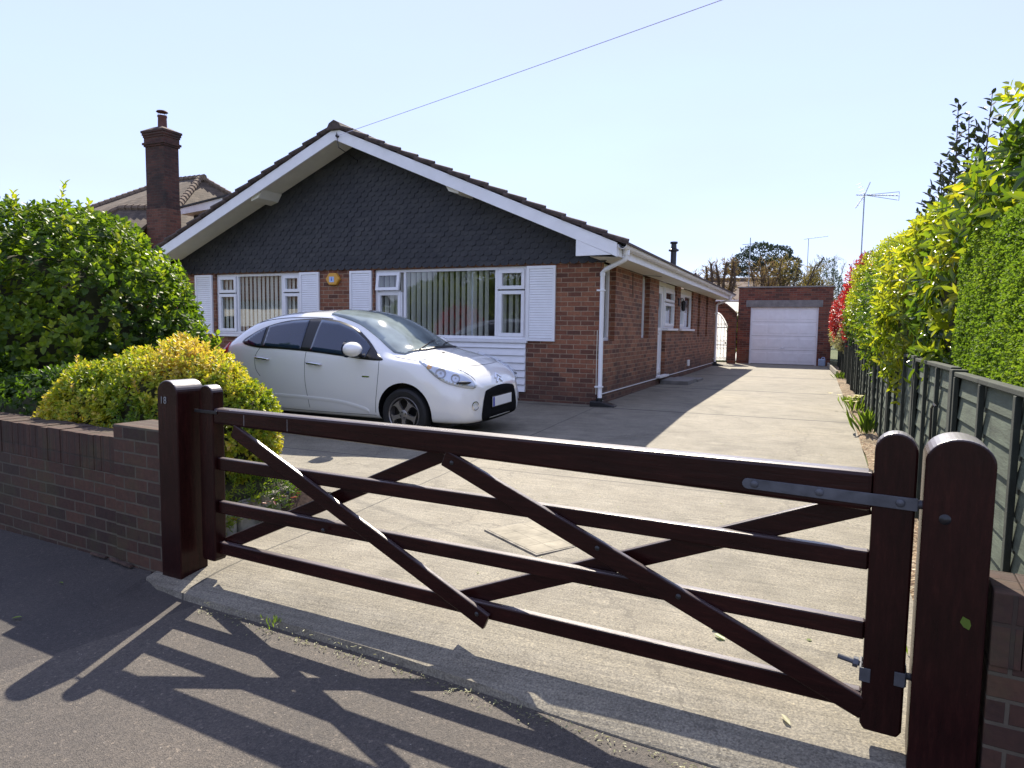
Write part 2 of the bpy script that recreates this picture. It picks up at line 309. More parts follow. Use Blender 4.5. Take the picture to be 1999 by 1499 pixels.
def tilemat(name, c1, c2, c3, row=0.075, wid=0.17, strength=1.0):
    m, nt, b = mat(name); L = nt.links.new; tc = nt.nodes.new('ShaderNodeTexCoord'); ge = nt.nodes.new('ShaderNodeNewGeometry')
    sn = nt.nodes.new('ShaderNodeSeparateXYZ'); L(ge.outputs['True Normal'], sn.inputs[0]); sp = nt.nodes.new('ShaderNodeSeparateXYZ'); L(tc.outputs['Object'], sp.inputs[0])
    ax = N(nt, 'ShaderNodeMath', _operation='ABSOLUTE'); L(sn.outputs[0], ax.inputs[0]); ay = N(nt, 'ShaderNodeMath', _operation='ABSOLUTE'); L(sn.outputs[1], ay.inputs[0])
    gt = N(nt, 'ShaderNodeMath', _operation='GREATER_THAN'); L(ay.outputs[0], gt.inputs[0]); L(ax.outputs[0], gt.inputs[1])
    mx = nt.nodes.new('ShaderNodeMix'); mx.data_type = 'FLOAT'; L(gt.outputs[0], mx.inputs[0]); L(sp.outputs[1], mx.inputs[2]); L(sp.outputs[0], mx.inputs[3])
    nz = noise(nt, tc.outputs['Object'], 2.5, 3); zz = N(nt, 'ShaderNodeMath', _operation='MULTIPLY_ADD'); L(nz.outputs[0], zz.inputs[0]); zz.inputs[1].default_value = 0.05; L(sp.outputs[2], zz.inputs[2])
    cb = nt.nodes.new('ShaderNodeCombineXYZ'); L(mx.outputs[0], cb.inputs[0]); L(zz.outputs[0], cb.inputs[1])
    bt = nt.nodes.new('ShaderNodeTexBrick'); L(cb.outputs[0], bt.inputs['Vector']); bt.inputs['Scale'].default_value = 1; bt.inputs['Mortar Size'].default_value = 0.004
    bt.inputs['Brick Width'].default_value = wid; bt.inputs['Row Height'].default_value = row; bt.inputs['Color1'].default_value = (0,0,0,1); bt.inputs['Color2'].default_value = (1,1,1,1); bt.inputs['Mortar'].default_value = (0,0,0,1)
    r = ramp(nt, bt.outputs['Color'], [(0, c1), (0.5, c2), (1, c3)]); n1 = noise(nt, tc.outputs['Object'], 9, 5); r1 = ramp(nt, n1.outputs[0], [(0.3, (0.65,)*3), (0.7, (1.2,)*3)])
    L(mix(nt, 0.8, r.outputs[0], r1.outputs[0], 'MULTIPLY'), b.inputs['Base Color']); b.inputs['Roughness'].default_value = 0.9
    dv = N(nt, 'ShaderNodeMath', _operation='DIVIDE'); L(zz.outputs[0], dv.inputs[0]); dv.inputs[1].default_value = row
    fr = N(nt, 'ShaderNodeMath', _operation='FRACT'); L(dv.outputs[0], fr.inputs[0]); iv = N(nt, 'ShaderNodeMath', _operation='SUBTRACT'); iv.inputs[0].default_value = 1; L(fr.outputs[0], iv.inputs[1])
    bump(nt, b, iv.outputs[0], strength, 0.03); return m
MT['oldrows'] = tilemat('weathered_roof_tiles', (0.052,0.037,0.025), (0.080,0.057,0.038), (0.11,0.081,0.055), 0.105, 0.17)
MT['redrows'] = tilemat('red_brown_roof_tiles', (0.065,0.038,0.028), (0.09,0.055,0.04), (0.12,0.075,0.055), 0.11, 0.25)

# ------------------------------------------------------------ gate frame and ground heights
L0 = np.array([-3.0273, 2.6392]); GU = np.array([0.99663, -0.08206]); GN = np.array([-0.08206, -0.99663])
GRZ = math.atan2(GU[1], GU[0])
def G(s, t, z): q = L0 + GU*s + GN*t; return Vector((q[0], q[1], z))
def ginv(x, y): d = np.array([x, y]) - L0; return d@GU, d@GN
def H(x, y):
    s, t = ginv(x, y); d = -t
    near = 0.02*max(-6, min(8, s))*float(np.interp(abs(d), [0, 3], [1, 0]))
    return float(np.interp(d, [-30, -12, -2.6, -0.205, -0.20, 0, 0.15, 1.2, 7.4, 22.4, 80, 900], [-0.1, -0.06, -0.03, 0.03, 0.055, 0.097, 0.115, 0.13, 0.335, 0.41, 0.5, 0.6])) + near

def grid(name, P, m, parent=None):
    ni, nj = len(P), len(P[0]); b = MB(); b.v = [p for row in P for p in row]
    b.f = [(i*nj+j, (i+1)*nj+j, (i+1)*nj+j+1, i*nj+j+1) for i in range(ni-1) for j in range(nj-1)]; b.mi = [0]*len(b.f)
    return b.build(name, m, parent, smooth=True)
# ground sheet
def groundmat():
    m, nt, b = mat('rough_grass_and_earth'); co = objco(nt); n = noise(nt, co, 3, 6); n2 = noise(nt, co, 60, 3)
    r = ramp(nt, n.outputs[0], [(0.35, (0.06,0.085,0.025)), (0.6, (0.09,0.10,0.035)), (0.8, (0.11,0.085,0.05))])
    nt.links.new(r.outputs[0], b.inputs['Base Color']); b.inputs['Roughness'].default_value = 1; bump(nt, b, n2.outputs[0], 0.6, 0.02); return m
gx = [-900, -200, -60, -25, -14, -9, -6, -3, 0, 3, 6, 12, 30, 90, 300, 900]; gy = [-900, -100, -30, -14, -8.0, -7.0, -3, 0, 1.4, 2.0, 2.45, 2.6, 2.8, 3.6, 6, 8, 10, 14, 18, 25, 40, 90, 300, 900]
grid('ground', [[(x, y, H(x, y)-(0.05 if y > 2.3 else 0.10 if y > 1.5 else 0.35 if y > -7.5 else 0.12)) for y in gy] for x in gx], groundmat())['kind'] = 'structure'

def asphalt(name, c=(0.076,0.066,0.056), patch=True):
    m, nt, b = mat(name); L = nt.links.new; co = objco(nt)
    v = N(nt, 'ShaderNodeTexVoronoi', Scale=230); L(co, v.inputs['Vector'])
    n = noise(nt, co, 2.2, 5, 0.65); n3 = noise(nt, co, 150, 3)
    r = ramp(nt, v.outputs['Color'], [(0.05, tuple(x*0.55 for x in c)), (0.5, c), (0.93, tuple(x*1.35 for x in c)), (0.99, (0.28,0.26,0.23))])
    r2 = ramp(nt, n.outputs[0], [(0.3, (0.72,0.73,0.76)), (0.7, (1.15,1.12,1.08))])
    c1 = mix(nt, 0.85, r.outputs[0], r2.outputs[0], 'MULTIPLY')
    vb = N(nt, 'ShaderNodeTexVoronoi', Scale=95); L(co, vb.inputs['Vector']); rb = ramp(nt, vb.outputs['Color'], [(0.1, (0.7,0.7,0.72)), (0.5, (1,1,1)), (0.86, (1.25,1.22,1.18)), (0.97, (2.6,2.5,2.3))]); c1 = mix(nt, 0.8, c1, rb.outputs[0], 'MULTIPLY')
    ns = noise(nt, co, 0.7, 6, 0.7); rs = ramp(nt, ns.outputs[0], [(0.55, (0,0,0)), (0.7, (0.35,0.35,0.35))]); c1 = mix(nt, rs.outputs[0], c1, (0.10,0.082,0.062))
    if patch:   # an older, darker strip of tarmac with a sealed seam in front of the wall
        sp = nt.nodes.new('ShaderNodeSeparateXYZ'); L(co, sp.inputs[0])
        e = N(nt, 'ShaderNodeMath', _operation='MULTIPLY_ADD'); L(sp.outputs[1], e.inputs[0]); e.inputs[1].default_value = 0.24; nx_ = N(nt, 'ShaderNodeMath', _operation='MULTIPLY'); L(sp.outputs[0], nx_.inputs[0]); nx_.inputs[1].default_value = -1.0; L(nx_.outputs[0], e.inputs[2])
        wob = N(nt, 'ShaderNodeMath', _operation='MULTIPLY_ADD'); L(n.outputs[0], wob.inputs[0]); wob.inputs[1].default_value = 0.06; L(e.outputs[0], wob.inputs[2])
        r3 = ramp(nt, wob.outputs[0], [(0, (1,1,1)), (1, (1,1,1))]); 
        mr = N(nt, 'ShaderNodeMapRange'); L(wob.outputs[0], mr.inputs[0]); mr.inputs[1].default_value = 3.525; mr.inputs[2].default_value = 3.535; 
        c1 = mix(nt, mr.outputs[0], c1, mix(nt, 1.0, c1, (0.62,0.62,0.66), 'MULTIPLY'))
    L(c1, b.inputs['Base Color']); b.inputs['Roughness'].default_value = 0.8
    ad = N(nt, 'ShaderNodeMath', _operation='ADD'); L(v.outputs['Distance'], ad.inputs[0]); L(n3.outputs[0], ad.inputs[1]); bump(nt, b, ad.outputs[0], 0.55, 0.004); return m
MT['asphalt'] = asphalt('pavement_asphalt'); MT['road'] = asphalt('road_asphalt', (0.07,0.068,0.066), False)
def edge_t(s): return float(np.interp(s, [-40, -0.5, -0.4, -0.34, 1.4, 2.5, 3.6, 3.7, 40], [0.02, 0.02, 0.12, 0.175, 0.18, 0.225, 0.235, 0.03, 0.03]))
ss = [-60, -20, -8, -4, -2, -1, -0.5, -0.42, -0.36] + [i*0.25 for i in range(0, 15)] + [3.7, 3.8, 5, 9, 20, 60]
tt = [0, 0.05, 0.2, 0.5, 0.9, 1.5, 2.2, 3.0]
grid('pavement', [[tuple(G(s, edge_t(s)-0.02+k, 0)[:2]) + (H(*G(s, edge_t(s)+0.03+k, 0)[:2])-0.004,) for k in tt] for s in ss], MT['asphalt'])['kind'] = 'structure'
k = MB()
for i in range(-30, 30): k.obox(G(i*0.92, 3.0, -0.2), Vector((*GU, 0))*0.912, Vector((*GN, 0))*0.125, (0, 0, 0.165))
k.build('kerb', MT['lintel'], bevel=0.012)['kind'] = 'structure'
grid('road', [[tuple(G(s, t, 0)[:2]) + (-0.12 + 0.05*math.sin((t-3.1)/6.4*math.pi),) for t in (3.0, 4, 5, 6, 7, 8, 9.6)] for s in (-60, -20, 0, 20, 60)], MT['road'])['kind'] = 'structure'

def concrete(name):
    m, nt, b = mat(name); L = nt.links.new; co = objco(nt); tcr = nt.nodes.new('ShaderNodeMapping'); tcr.inputs['Rotation'].default_value = (0, 0, -GRZ-0.03); tcr.inputs['Scale'].default_value = (2.2, 46, 1); L(co, tcr.inputs[0])
    br = noise(nt, tcr.outputs[0], 1.0, 6, 0.7)                       # broom marks across the drive
    big = noise(nt, co, 0.55, 6, 0.6); mid = noise(nt, co, 3.2, 6, 0.7); fine = noise(nt, co, 120, 4, 0.7)
    r = ramp(nt, mid.outputs[0], [(0.28, (0.150,0.134,0.104)), (0.5, (0.202,0.183,0.144)), (0.72, (0.240,0.220,0.176))])
    r2 = ramp(nt, big.outputs[0], [(0.3, (0.80,0.80,0.80)), (0.55, (1,1,1)), (0.75, (1.08,1.06,1.0))]); c = mix(nt, 1.0, r.outputs[0], r2.outputs[0], 'MULTIPLY')
    r3 = ramp(nt, br.outputs[0], [(0.34, (0.60,0.60,0.60)), (0.5, (1,1,1)), (0.68, (1.3,1.29,1.25))]); c = mix(nt, 0.6, c, r3.outputs[0], 'MULTIPLY')
    r4 = ramp(nt, fine.outputs[0], [(0.34, (0.4,0.4,0.4)), (0.5, (1,1,1)), (0.66, (1.7,1.66,1.55))]); c = mix(nt, 0.7, c, r4.outputs[0], 'MULTIPLY')
    st = noise(nt, co, 1.7, 3, 0.5); r5 = ramp(nt, st.outputs[0], [(0.58, (0,0,0)), (0.72, (0.55,0.55,0.55))]); c = mix(nt, r5.outputs[0], c, (0.09,0.082,0.062)); oil = noise(nt, co, 0.9, 2, 0.4); r6 = ramp(nt, oil.outputs[0], [(0.66, (0,0,0)), (0.74, (0.5,0.5,0.5))]); c = mix(nt, r6.outputs[0], c, (0.075,0.068,0.055))
    va = N(nt, 'ShaderNodeTexVoronoi', Scale=130); L(co, va.inputs['Vector']); ra = ramp(nt, va.outputs['Color'], [(0.08, (0.55,0.53,0.5)), (0.3, (1,1,1)), (0.85, (1.1,1.1,1.08)), (0.96, (1.7,1.65,1.5))]); c = mix(nt, 0.7, c, ra.outputs[0], 'MULTIPLY')
    # slab joints: thin dark grooves
    sp = nt.nodes.new('ShaderNodeSeparateXYZ'); wv = N(nt, 'ShaderNodeVectorMath', _operation='SCALE'); L(mid.outputs['Color'], wv.inputs[0]); wv.inputs['Scale'].default_value = 0.035
    av = N(nt, 'ShaderNodeVectorMath', _operation='ADD'); L(co, av.inputs[0]); L(wv.outputs[0], av.inputs[1]); L(av.outputs[0], sp.inputs[0])
    def line(expr_out, pos, wid, after=None):
        s_ = N(nt, 'ShaderNodeMath', _operation='SUBTRACT'); L(expr_out, s_.inputs[0]); s_.inputs[1].default_value = pos
        a_ = N(nt, 'ShaderNodeMath', _operation='ABSOLUTE'); L(s_.outputs[0], a_.inputs[0]); l_ = N(nt, 'ShaderNodeMath', _operation='LESS_THAN'); L(a_.outputs[0], l_.inputs[0]); l_.inputs[1].default_value = wid; return l_.outputs[0]
    outs = [line(sp.outputs[1], y, w) for y, w in ((5.62, 0.010), (9.85, 0.034), (13.9, 0.055), (18.2, 0.075))] 
    tot = outs[0]
    for o in outs[1:]:
        a = N(nt, 'ShaderNodeMath', _operation='MAXIMUM'); L(tot, a.inputs[0]); L(o, a.inputs[1]); tot = a.outputs[0]
    xl = line(sp.outputs[0], -3.02, 0.008); gate = N(nt, 'ShaderNodeMath', _operation='MULTIPLY'); L(xl, gate.inputs[0]); gl = N(nt, 'ShaderNodeMath', _operation='LESS_THAN'); L(sp.outputs[1], gl.inputs[0]); gl.inputs[1].default_value = 10; L(gl.outputs[0], gate.inputs[1])
    a = N(nt, 'ShaderNodeMath', _operation='MAXIMUM'); L(tot, a.inputs[0]); L(gate.outputs[0], a.inputs[1]); tot = a.outputs[0]
    f = N(nt, 'ShaderNodeMath', _operation='MULTIPLY'); L(tot, f.inputs[0]); f.inputs[1].default_value = 0.9
    c = mix(nt, f.outputs[0], c, (0.06,0.055,0.045))
    # fine wandering cracks
    vc = N(nt, 'ShaderNodeTexVoronoi', Scale=0.33, _feature='DISTANCE_TO_EDGE'); nv = noise(nt, co, 2.5, 5, 0.7); sv = N(nt, 'ShaderNodeVectorMath', _operation='SCALE'); L(nv.outputs['Color'], sv.inputs[0]); sv.inputs['Scale'].default_value = 0.6
    a2 = N(nt, 'ShaderNodeVectorMath', _operation='ADD'); L(co, a2.inputs[0]); L(sv.outputs[0], a2.inputs[1]); L(a2.outputs[0], vc.inputs['Vector'])
    lt = N(nt, 'ShaderNodeMath', _operation='LESS_THAN'); L(vc.outputs['Distance'], lt.inputs[0]); lt.inputs[1].default_value = 0.0035; f2 = N(nt, 'ShaderNodeMath', _operation='MULTIPLY'); L(lt.outputs[0], f2.inputs[0]); f2.inputs[1].default_value = 0.5
    c = mix(nt, f2.outputs[0], c, (0.08,0.07,0.055))
    L(c, b.inputs['Base Color']); b.inputs['Roughness'].default_value = 0.8
    hh = N(nt, 'ShaderNodeMath', _operation='MULTIPLY_ADD'); L(br.outputs[0], hh.inputs[0]); hh.inputs[1].default_value = 1.2; L(fine.outputs[0], hh.inputs[2])
    bump(nt, b, hh.outputs[0], 0.55, 0.006); return m
MT['concrete'] = concrete('driveway_concrete')
ks = [0, 0.004, 0.07, 0.14, 0.2, 0.3, 0.5, 0.9, 1.34]
dm = MB()
def drow(xs, ys):   # quads on explicit columns
    P = [[(x, y, H(x, y)) for y in ys(x)] for x in xs]; nj = len(P[0]); base = len(dm.v)
    dm.v += [p for r in P for p in r]; fs = [(base+i*nj+j, base+(i+1)*nj+j, base+(i+1)*nj+j+1, base+i*nj+j+1) for i in range(len(P)-1) for j in range(nj-1)]
    dm.f += fs; dm.mi += [0]*len(fs)
def yedge(x):
    s = (x-L0[0])/GU[0]
    for _ in range(4): q = G(s, edge_t(s), 0); s += (x-q.x)/GU[0]
    return G(s, edge_t(s), 0).y
def yfront(x):
    ye = yedge(x); return [ye]*1 + [ye+0.003+k for k in ks[1:]]
xs1 = [-3.42 + 0.16*i for i in range(25)] + [0.5]
def ycols(x):
    f = yfront(x); return f + [4.6 + 0.6*i for i in range(1, 10)] + [10.4, 12, 14, 17, 20, 23, 25.2]
P = [[(x, y, H(x, y) - (0.05 if j == 0 else 0)) for j, y in enumerate(ycols(x))] for x in xs1]
dm.v += [p for r in P for p in r]; nj = len(P[0]); fs = [(i*nj+j, (i+1)*nj+j, (i+1)*nj+j+1, i*nj+j+1) for i in range(len(P)-1) for j in range(nj-1)]; dm.f += fs; dm.mi += [0]*len(fs)
drow([-13, -10, -8, -6, -4.5, -3.42], lambda x: [4.35, 5.2, 6.4, 8.2, 10.15])
o = dm.build('driveway', MT['concrete'], smooth=True); o['kind'] = 'structure'
# gravel border under the fence
def gravel():
    m, nt, b = mat('leaf_litter_and_gravel'); L = nt.links.new; co = objco(nt); v = N(nt, 'ShaderNodeTexVoronoi', Scale=55); L(co, v.inputs['Vector']); n = noise(nt, co, 4, 5)
    r = ramp(nt, v.outputs['Color'], [(0.1, (0.10,0.06,0.04)), (0.4, (0.26,0.18,0.11)), (0.7, (0.36,0.29,0.2)), (0.95, (0.5,0.44,0.34))]); r2 = ramp(nt, n.outputs[0], [(0.35, (0.55,0.55,0.5)), (0.65, (1.1,1.05,1))])
    L(mix(nt, 1.0, r.outputs[0], r2.outputs[0], 'MULTIPLY'), b.inputs['Base Color']); b.inputs['Roughness'].default_value = 0.95; bump(nt, b, v.outputs['Distance'], 1.0, 0.02); return m
MT['gravel'] = gravel()
ys = [2.2 + 0.4*i for i in range(58)]
grid('border', [[(x + 0.03*math.sin(y*2.1+x*9), y, H(x, y) - 0.012 + (0.02 if 0.5 < x < 0.68 else 0)) for y in ys] for x in (0.49, 0.55, 0.62, 0.70, 0.95)], MT['gravel'])['kind'] = 'structure'

# ------------------------------------------------------------ gate and its posts
gate = thing('wooden_gate', 'long dark red-brown four-bar wooden gate with crossed braces closing the drive', 'gate', tuple(G(0, 0, 0)), GRZ)
gp = lambda s, t, z: Vector((s, -t, z))
def gbar(name, s0, za0, zb0, s1, za1, zb1, t0, t1, cham=0.0):
    m = MB(); m.hexa([gp(s0,t1,za0), gp(s1,t1,za1), gp(s1,t0,za1), gp(s0,t0,za0), gp(s0,t1,zb0), gp(s1,t1,zb1), gp(s1,t0,zb1), gp(s0,t0,zb0)])
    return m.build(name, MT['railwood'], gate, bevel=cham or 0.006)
def stile(name, s0, s1, z0, z1, t0, t1, arch):
    n = 14; pts = []; w = (s1-s0)/2; c = (s0+s1)/2
    pts += [gp(s0+0.012, t1, z0), gp(s1-0.012, t1, z0), gp(s1, t1, z0+0.02)]
    for i in range(n+1): a = math.pi*i/n; pts.append(gp(c+w*math.cos(a), t1, z1-arch+arch*math.sin(a)))
    pts.append(gp(s0, t1, z0+0.02))
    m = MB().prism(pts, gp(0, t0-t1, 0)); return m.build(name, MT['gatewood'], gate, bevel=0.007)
stile('latch_stile', -0.064, 0.050, 0.188, 1.172, -0.075, 0.0, 0.05)
stile('hanging_stile', 3.222, 3.341, 0.219, 1.196, -0.075, 0.0, 0.06)
gbar('top_rail', 0.05, 0.962, 1.048, 3.222, 0.938, 1.066, -0.075, 0.0, 0.014)
gbar('rail', 0.05, 0.703, 0.772, 3.222, 0.740, 0.803, -0.060, -0.024)
gbar('rail', 0.05, 0.460, 0.529, 3.222, 0.507, 0.570, -0.060, -0.024)
gbar('rail', 0.05, 0.228, 0.297, 3.222, 0.268, 0.336, -0.060, -0.024)
def brace(p0, p1, t0, t1, w):
    a, b = Vector((p0[0], 0, p0[1])), Vector((p1[0], 0, p1[1])); d = (b-a).normalized(); nn = Vector((-d.z, 0, d.x))*w/2
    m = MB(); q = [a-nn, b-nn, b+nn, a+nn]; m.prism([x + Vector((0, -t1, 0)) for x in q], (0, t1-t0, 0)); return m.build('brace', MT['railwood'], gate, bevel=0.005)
brace((0.205, 0.938), (1.80, 0.245), -0.0235, 0.0, 0.073)
brace((1.575, 0.938), (3.235, 0.285), -0.0235, 0.0, 0.075)
brace((1.55, 0.950), (0.045, 0.269), -0.092, -0.0605, 0.072)
brace((3.21, 0.950), (1.605, 0.281), -0.092, -0.0605, 0.075)
for s_, z_ in ((0.62, 0.655), (0.86, 0.50), (2.30, 0.66), (2.62, 0.535), (1.62, 0.92), (1.755, 0.275)):
    MB().lathe([(0, 0.006), (0.006, 0.0055), (0.010, 0.002), (0.0105, -0.002)], gp(s_, 0.0, z_), (0, -1, 0), 12).build('bolt', MT['iron'], gate, True)
for s_ in (0.30, 0.62): MB().box(s_, s_+0.0035, -0.0012, 0.01, 0.972, 1.03).build('scarf_joint', MT['lintel'], gate)
gm = MB(); 
n = 8; pts = [gp(3.347, 0.006, 0.958), gp(3.347, 0.006, 0.998)] + [gp(2.845-0.018*math.sin(math.pi*i/n), 0.006, 0.984+0.018*math.cos(math.pi*i/n)) for i in range(n+1)]
gm.prism(pts, gp(0, -0.0062, 0)); hs = gm.build('hinge_strap', MT['dullsteel'], gate, bevel=0.0015)
for s, z in ((2.868, 0.985), (3.07, 0.983), (3.30, 0.979)):
    MB().lathe([(0, 0.007), (0.010, 0.006), (0.013, 0.003), (0.0135, 0)], gp(s, 0.0055, z), (0,-1,0), 14).build('bolt', MT['dullsteel'], hs, True)
MB().tube([gp(3.347, -0.01, 0.978), gp(3.362, -0.01, 0.978)], 0.014, 10).build('hinge_pin', MT['dullsteel'], gate, True)
lb = MB(); lb.box(3.214, 3.246, -0.006, 0.0, 0.382, 0.428); lb.box(3.214, 3.2205, 0.0, 0.08, 0.382, 0.428); lb.box(3.312, 3.343, -0.006, 0.0, 0.392, 0.438); lb.box(3.342, 3.346, 0, 0.08, 0.392, 0.438); lb.box(3.2205, 3.342, 0.0765, 0.081, 0.392, 0.428)
lo = lb.build('lower_hinge_bracket', MT['dullsteel'], gate, bevel=0.002)
MB().tube([gp(3.148, -0.035, 0.432), gp(3.224, -0.035, 0.42)], 0.0085, 10).build('adjusting_bolt', MT['dullsteel'], gate, True)
MB().tube([gp(3.194, -0.035, 0.425), gp(3.209, -0.035, 0.423)], 0.017, 6).build('nut', MT['dullsteel'], gate)
MB().tube([gp(3.343, -0.035, 0.415), gp(3.366, -0.035, 0.415)], 0.012, 8).build('hinge_pin', MT['dullsteel'], gate, True)
lt = MB(); lt.box(-0.095, 0.09, -0.006, 0.0, 1.018, 1.036); lt.build('latch', MT['iron'], gate, bevel=0.002)

def gpost(label, s0, w, t, ztop, depth):
    c = G(s0+w/2, t-depth/2, 0); z0 = H(c.x, c.y)-0.15
    o = thing('gate_post', label, 'gate post', (c.x, c.y, 0), GRZ, 'gate posts')
    n = 20; arch = w*0.42; pts = [(-w/2, -depth/2, z0), (w/2, -depth/2, z0)]
    pts += [(w/2*math.cos(math.pi*i/n), -depth/2, ztop-arch+arch*math.sin(math.pi*i/n)) for i in range(n+1)]
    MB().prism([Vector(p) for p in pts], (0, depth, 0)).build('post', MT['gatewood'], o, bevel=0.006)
    return o
gl = gpost('round-topped red-brown gate post numbered 18 at the brick wall pier', -0.311, 0.172, 0.08, 1.192, 0.172)
gr = gpost('round-topped red-brown gate post on the hinge side with a green leaf stuck on it', 3.357, 0.176, 0.05, 1.198, 0.176)
tc = bpy.data.curves.new('house_number', 'FONT'); tc.body = '18'; tc.size = 0.056; tc.extrude = 0.0012; tc.align_x = 'CENTER'; tc.space_character = 1.1
to = bpy.data.objects.new('house_number', tc); link(to); to.rotation_euler = (R(90), 0, 0)
bpy.context.view_layer.update(); me = bpy.data.meshes.new_from_object(to.evaluated_get(bpy.context.evaluated_depsgraph_get())); bpy.data.objects.remove(to)
me.materials.clear(); me.materials.append(MT['galv']); to = bpy.data.objects.new('house_number', me); link(to, gl); to.rotation_euler = (R(90), 0, 0); to.location = (-0.028, -0.0885, 1.062)
MB().lathe([(0, 0.006), (0.010, 0.005), (0.015, 0.001), (0.016, 0)], (-0.03, -0.088, 0.955), (0,-1,0), 16).build('bolt', MT['black'], gr, True)

# ------------------------------------------------------------ brick garden walls
def gwall(label, s0, s1, ztop, pier=None, ends=0):
    o = thing('garden_wall', label, 'garden wall', tuple(G(0, 0, 0)), GRZ)
    MB().box(s0, s1, -0.05, 0.165, -0.25, ztop-0.222).build('brickwork', MT['brick_wall'], o, bevel=0.004)
    # brick-on-end coping, bricks of slightly different height and set
    m = MB(); n = int((s1-s0)/0.075); w = (s1-s0)/n
    for i in range(n):
        a = random.uniform(-0.004, 0.004); b = random.uniform(-0.004, 0.004)
        m.box(s0+i*w+0.0012, s0+(i+1)*w-0.0012, -0.052+a, 0.167+a, ztop-0.2215, ztop+b)
    m.build('coping', MT['soldier'], o, bevel=0.0035)
    return o
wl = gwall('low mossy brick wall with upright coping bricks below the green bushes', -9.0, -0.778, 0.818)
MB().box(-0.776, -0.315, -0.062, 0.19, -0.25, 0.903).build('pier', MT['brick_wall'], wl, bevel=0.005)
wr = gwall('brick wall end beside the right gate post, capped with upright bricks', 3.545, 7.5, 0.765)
mc = thing('debris_strip', 'strip of loose mortar along the foot of the left brick wall', 'mortar', tuple(G(0, 0, 0)), GRZ)
MB().obox((-1.05, -0.075, H(*G(-1, 0.1, 0)[:2])), (0.16, -0.0, 0), (0, 0.022, 0), (0, 0, 0.014)).build('mortar_lump', MT['soil'], mc, bevel=0.005)
MB().obox((-0.84, -0.08, H(*G(-0.8, 0.1, 0)[:2])), (0.24, -0.015, 0), (0, 0.026, 0), (0, 0, 0.016)).build('mortar_lump', MT['soil'], mc, bevel=0.005)

# round cover in the pavement, square manhole cover in the drive
def disc_cover():
    x, y = G(-1.25, 0.62, 0)[:2]; z = H(x, y)
    o = thing('inspection_cover', 'small round dark cover let into the pavement by the wall', 'cover', (x, y, z))
    MB().lathe([(0.0, 0.004), (0.115, 0.004), (0.125, 0.002), (0.13, -0.01)], (0,0,0), (0,0,1), 32).build('lid', MT['dullsteel'], o, True)
    return o
disc_cover()
zc = H(-1.6, 4.0)
mh = thing('manhole_cover', 'square concrete-filled manhole cover set in the drive behind the gate', 'manhole cover', (-1.60, 3.98, zc), R(-32))
MB().box(-0.30, 0.30, -0.225, 0.225, -0.02, 0.006).build('frame', MT['stone'], mh, bevel=0.003)
m = MB()
for i in range(4):
    for j in range(3): m.box(-0.285+i*0.143, -0.1422+i*0.143, -0.21+j*0.14, -0.0702+j*0.14, 0.0, 0.0085)
MT['cover'] = plain('manhole_concrete', (0.25,0.225,0.17), 0.85, 0.3, 8, bmp=0.5); m.build('lid', MT['cover'], mh, bevel=0.002)

# ------------------------------------------------------------ fence
MT['fencewood'] = plain('grey_green_stained_fence_board', (0.076,0.098,0.070), 0.85, 0.35, 3, bmp=0.5, bscale=14, stretch=(1,1.2,8))
MT['fencedark'] = plain('dark_green_fence_batten', (0.028,0.036,0.027), 0.85, 0.4, 6, bmp=0.4)
fence = thing('panel_fence', 'grey-green lapped board fence with dark upright battens along the drive', 'fence', (0.69, 0, 0))
posts = [2.35, 4.28, 5.85, 7.75, 9.6, 11.5, 13.4, 15.3, 17.2, 19.1, 21.0, 22.9, 24.8]
for i in range(len(posts)-1):
    y0, y1 = posts[i]+0.05, posts[i+1]-0.05; g = H(0.7, (y0+y1)/2); zt = float(np.interp((y0+y1)/2, [3, 9, 25], [1.30, 1.36, 1.47])) + random.uniform(-0.004, 0.004); z = g+0.06; m = MB()
    while z < zt-0.05:   # feather-edged boards, each leaning out over the one below
        h = min(0.135, zt-z); a = random.uniform(-0.003, 0.003)
        m.hexa([(0.010+a,y0,z), (0.022+a,y0,z), (0.022+a,y1,z+a), (0.010+a,y1,z+a), (0.023,y0,z+h), (0.030,y0,z+h), (0.030,y1,z+h), (0.023,y1,z+h)]); z += 0.118
    p = m.build('panel', MT['fencewood'], fence)
    nb = 3
    for k in range(nb+1):
        yy = y0 + 0.015 + (y1-y0-0.03)*k/nb
        MB().box(-0.014, 0.009, yy-0.019, yy+0.019, g+0.05, zt-0.02).build('batten', MT['fencedark'], p, bevel=0.003)
    MB().box(-0.012, 0.04, y0, y1, zt-0.018, zt+0.006).build('cap_rail', MT['fencedark'], p, bevel=0.004)
for y in posts:
    g = H(0.7, y); MB().box(-0.020, 0.055, y-0.042, y+0.042, g-0.1, float(np.interp(y, [3, 9, 25], [1.30, 1.36, 1.47]))+0.004).build('post', MT['fencedark'], fence, bevel=0.005)
fw = MB().tube([(-0.03, 4.62, 1.08), (-0.035, 4.66, 1.09), (-0.04, 4.70, 1.06), (-0.035, 4.72, 0.85), (-0.03, 4.76, 0.76), (-0.035, 4.70, 0.735), (-0.03, 4.62, 0.74)], 0.007, 6).build('wire_hook', MT['iron'], fence, True)
ke = thing('edging_board', 'short weathered timber edging board by the garage end of the drive', 'edging', (0.42, 20.2, H(0.45, 20)))
MB().obox((-0.06, 4.3, 0.03), (0.05, 0, 0), (0.14, -5.4, 0), (0, 0, 0.13)).build('board', MT['stone'], ke, bevel=0.006)

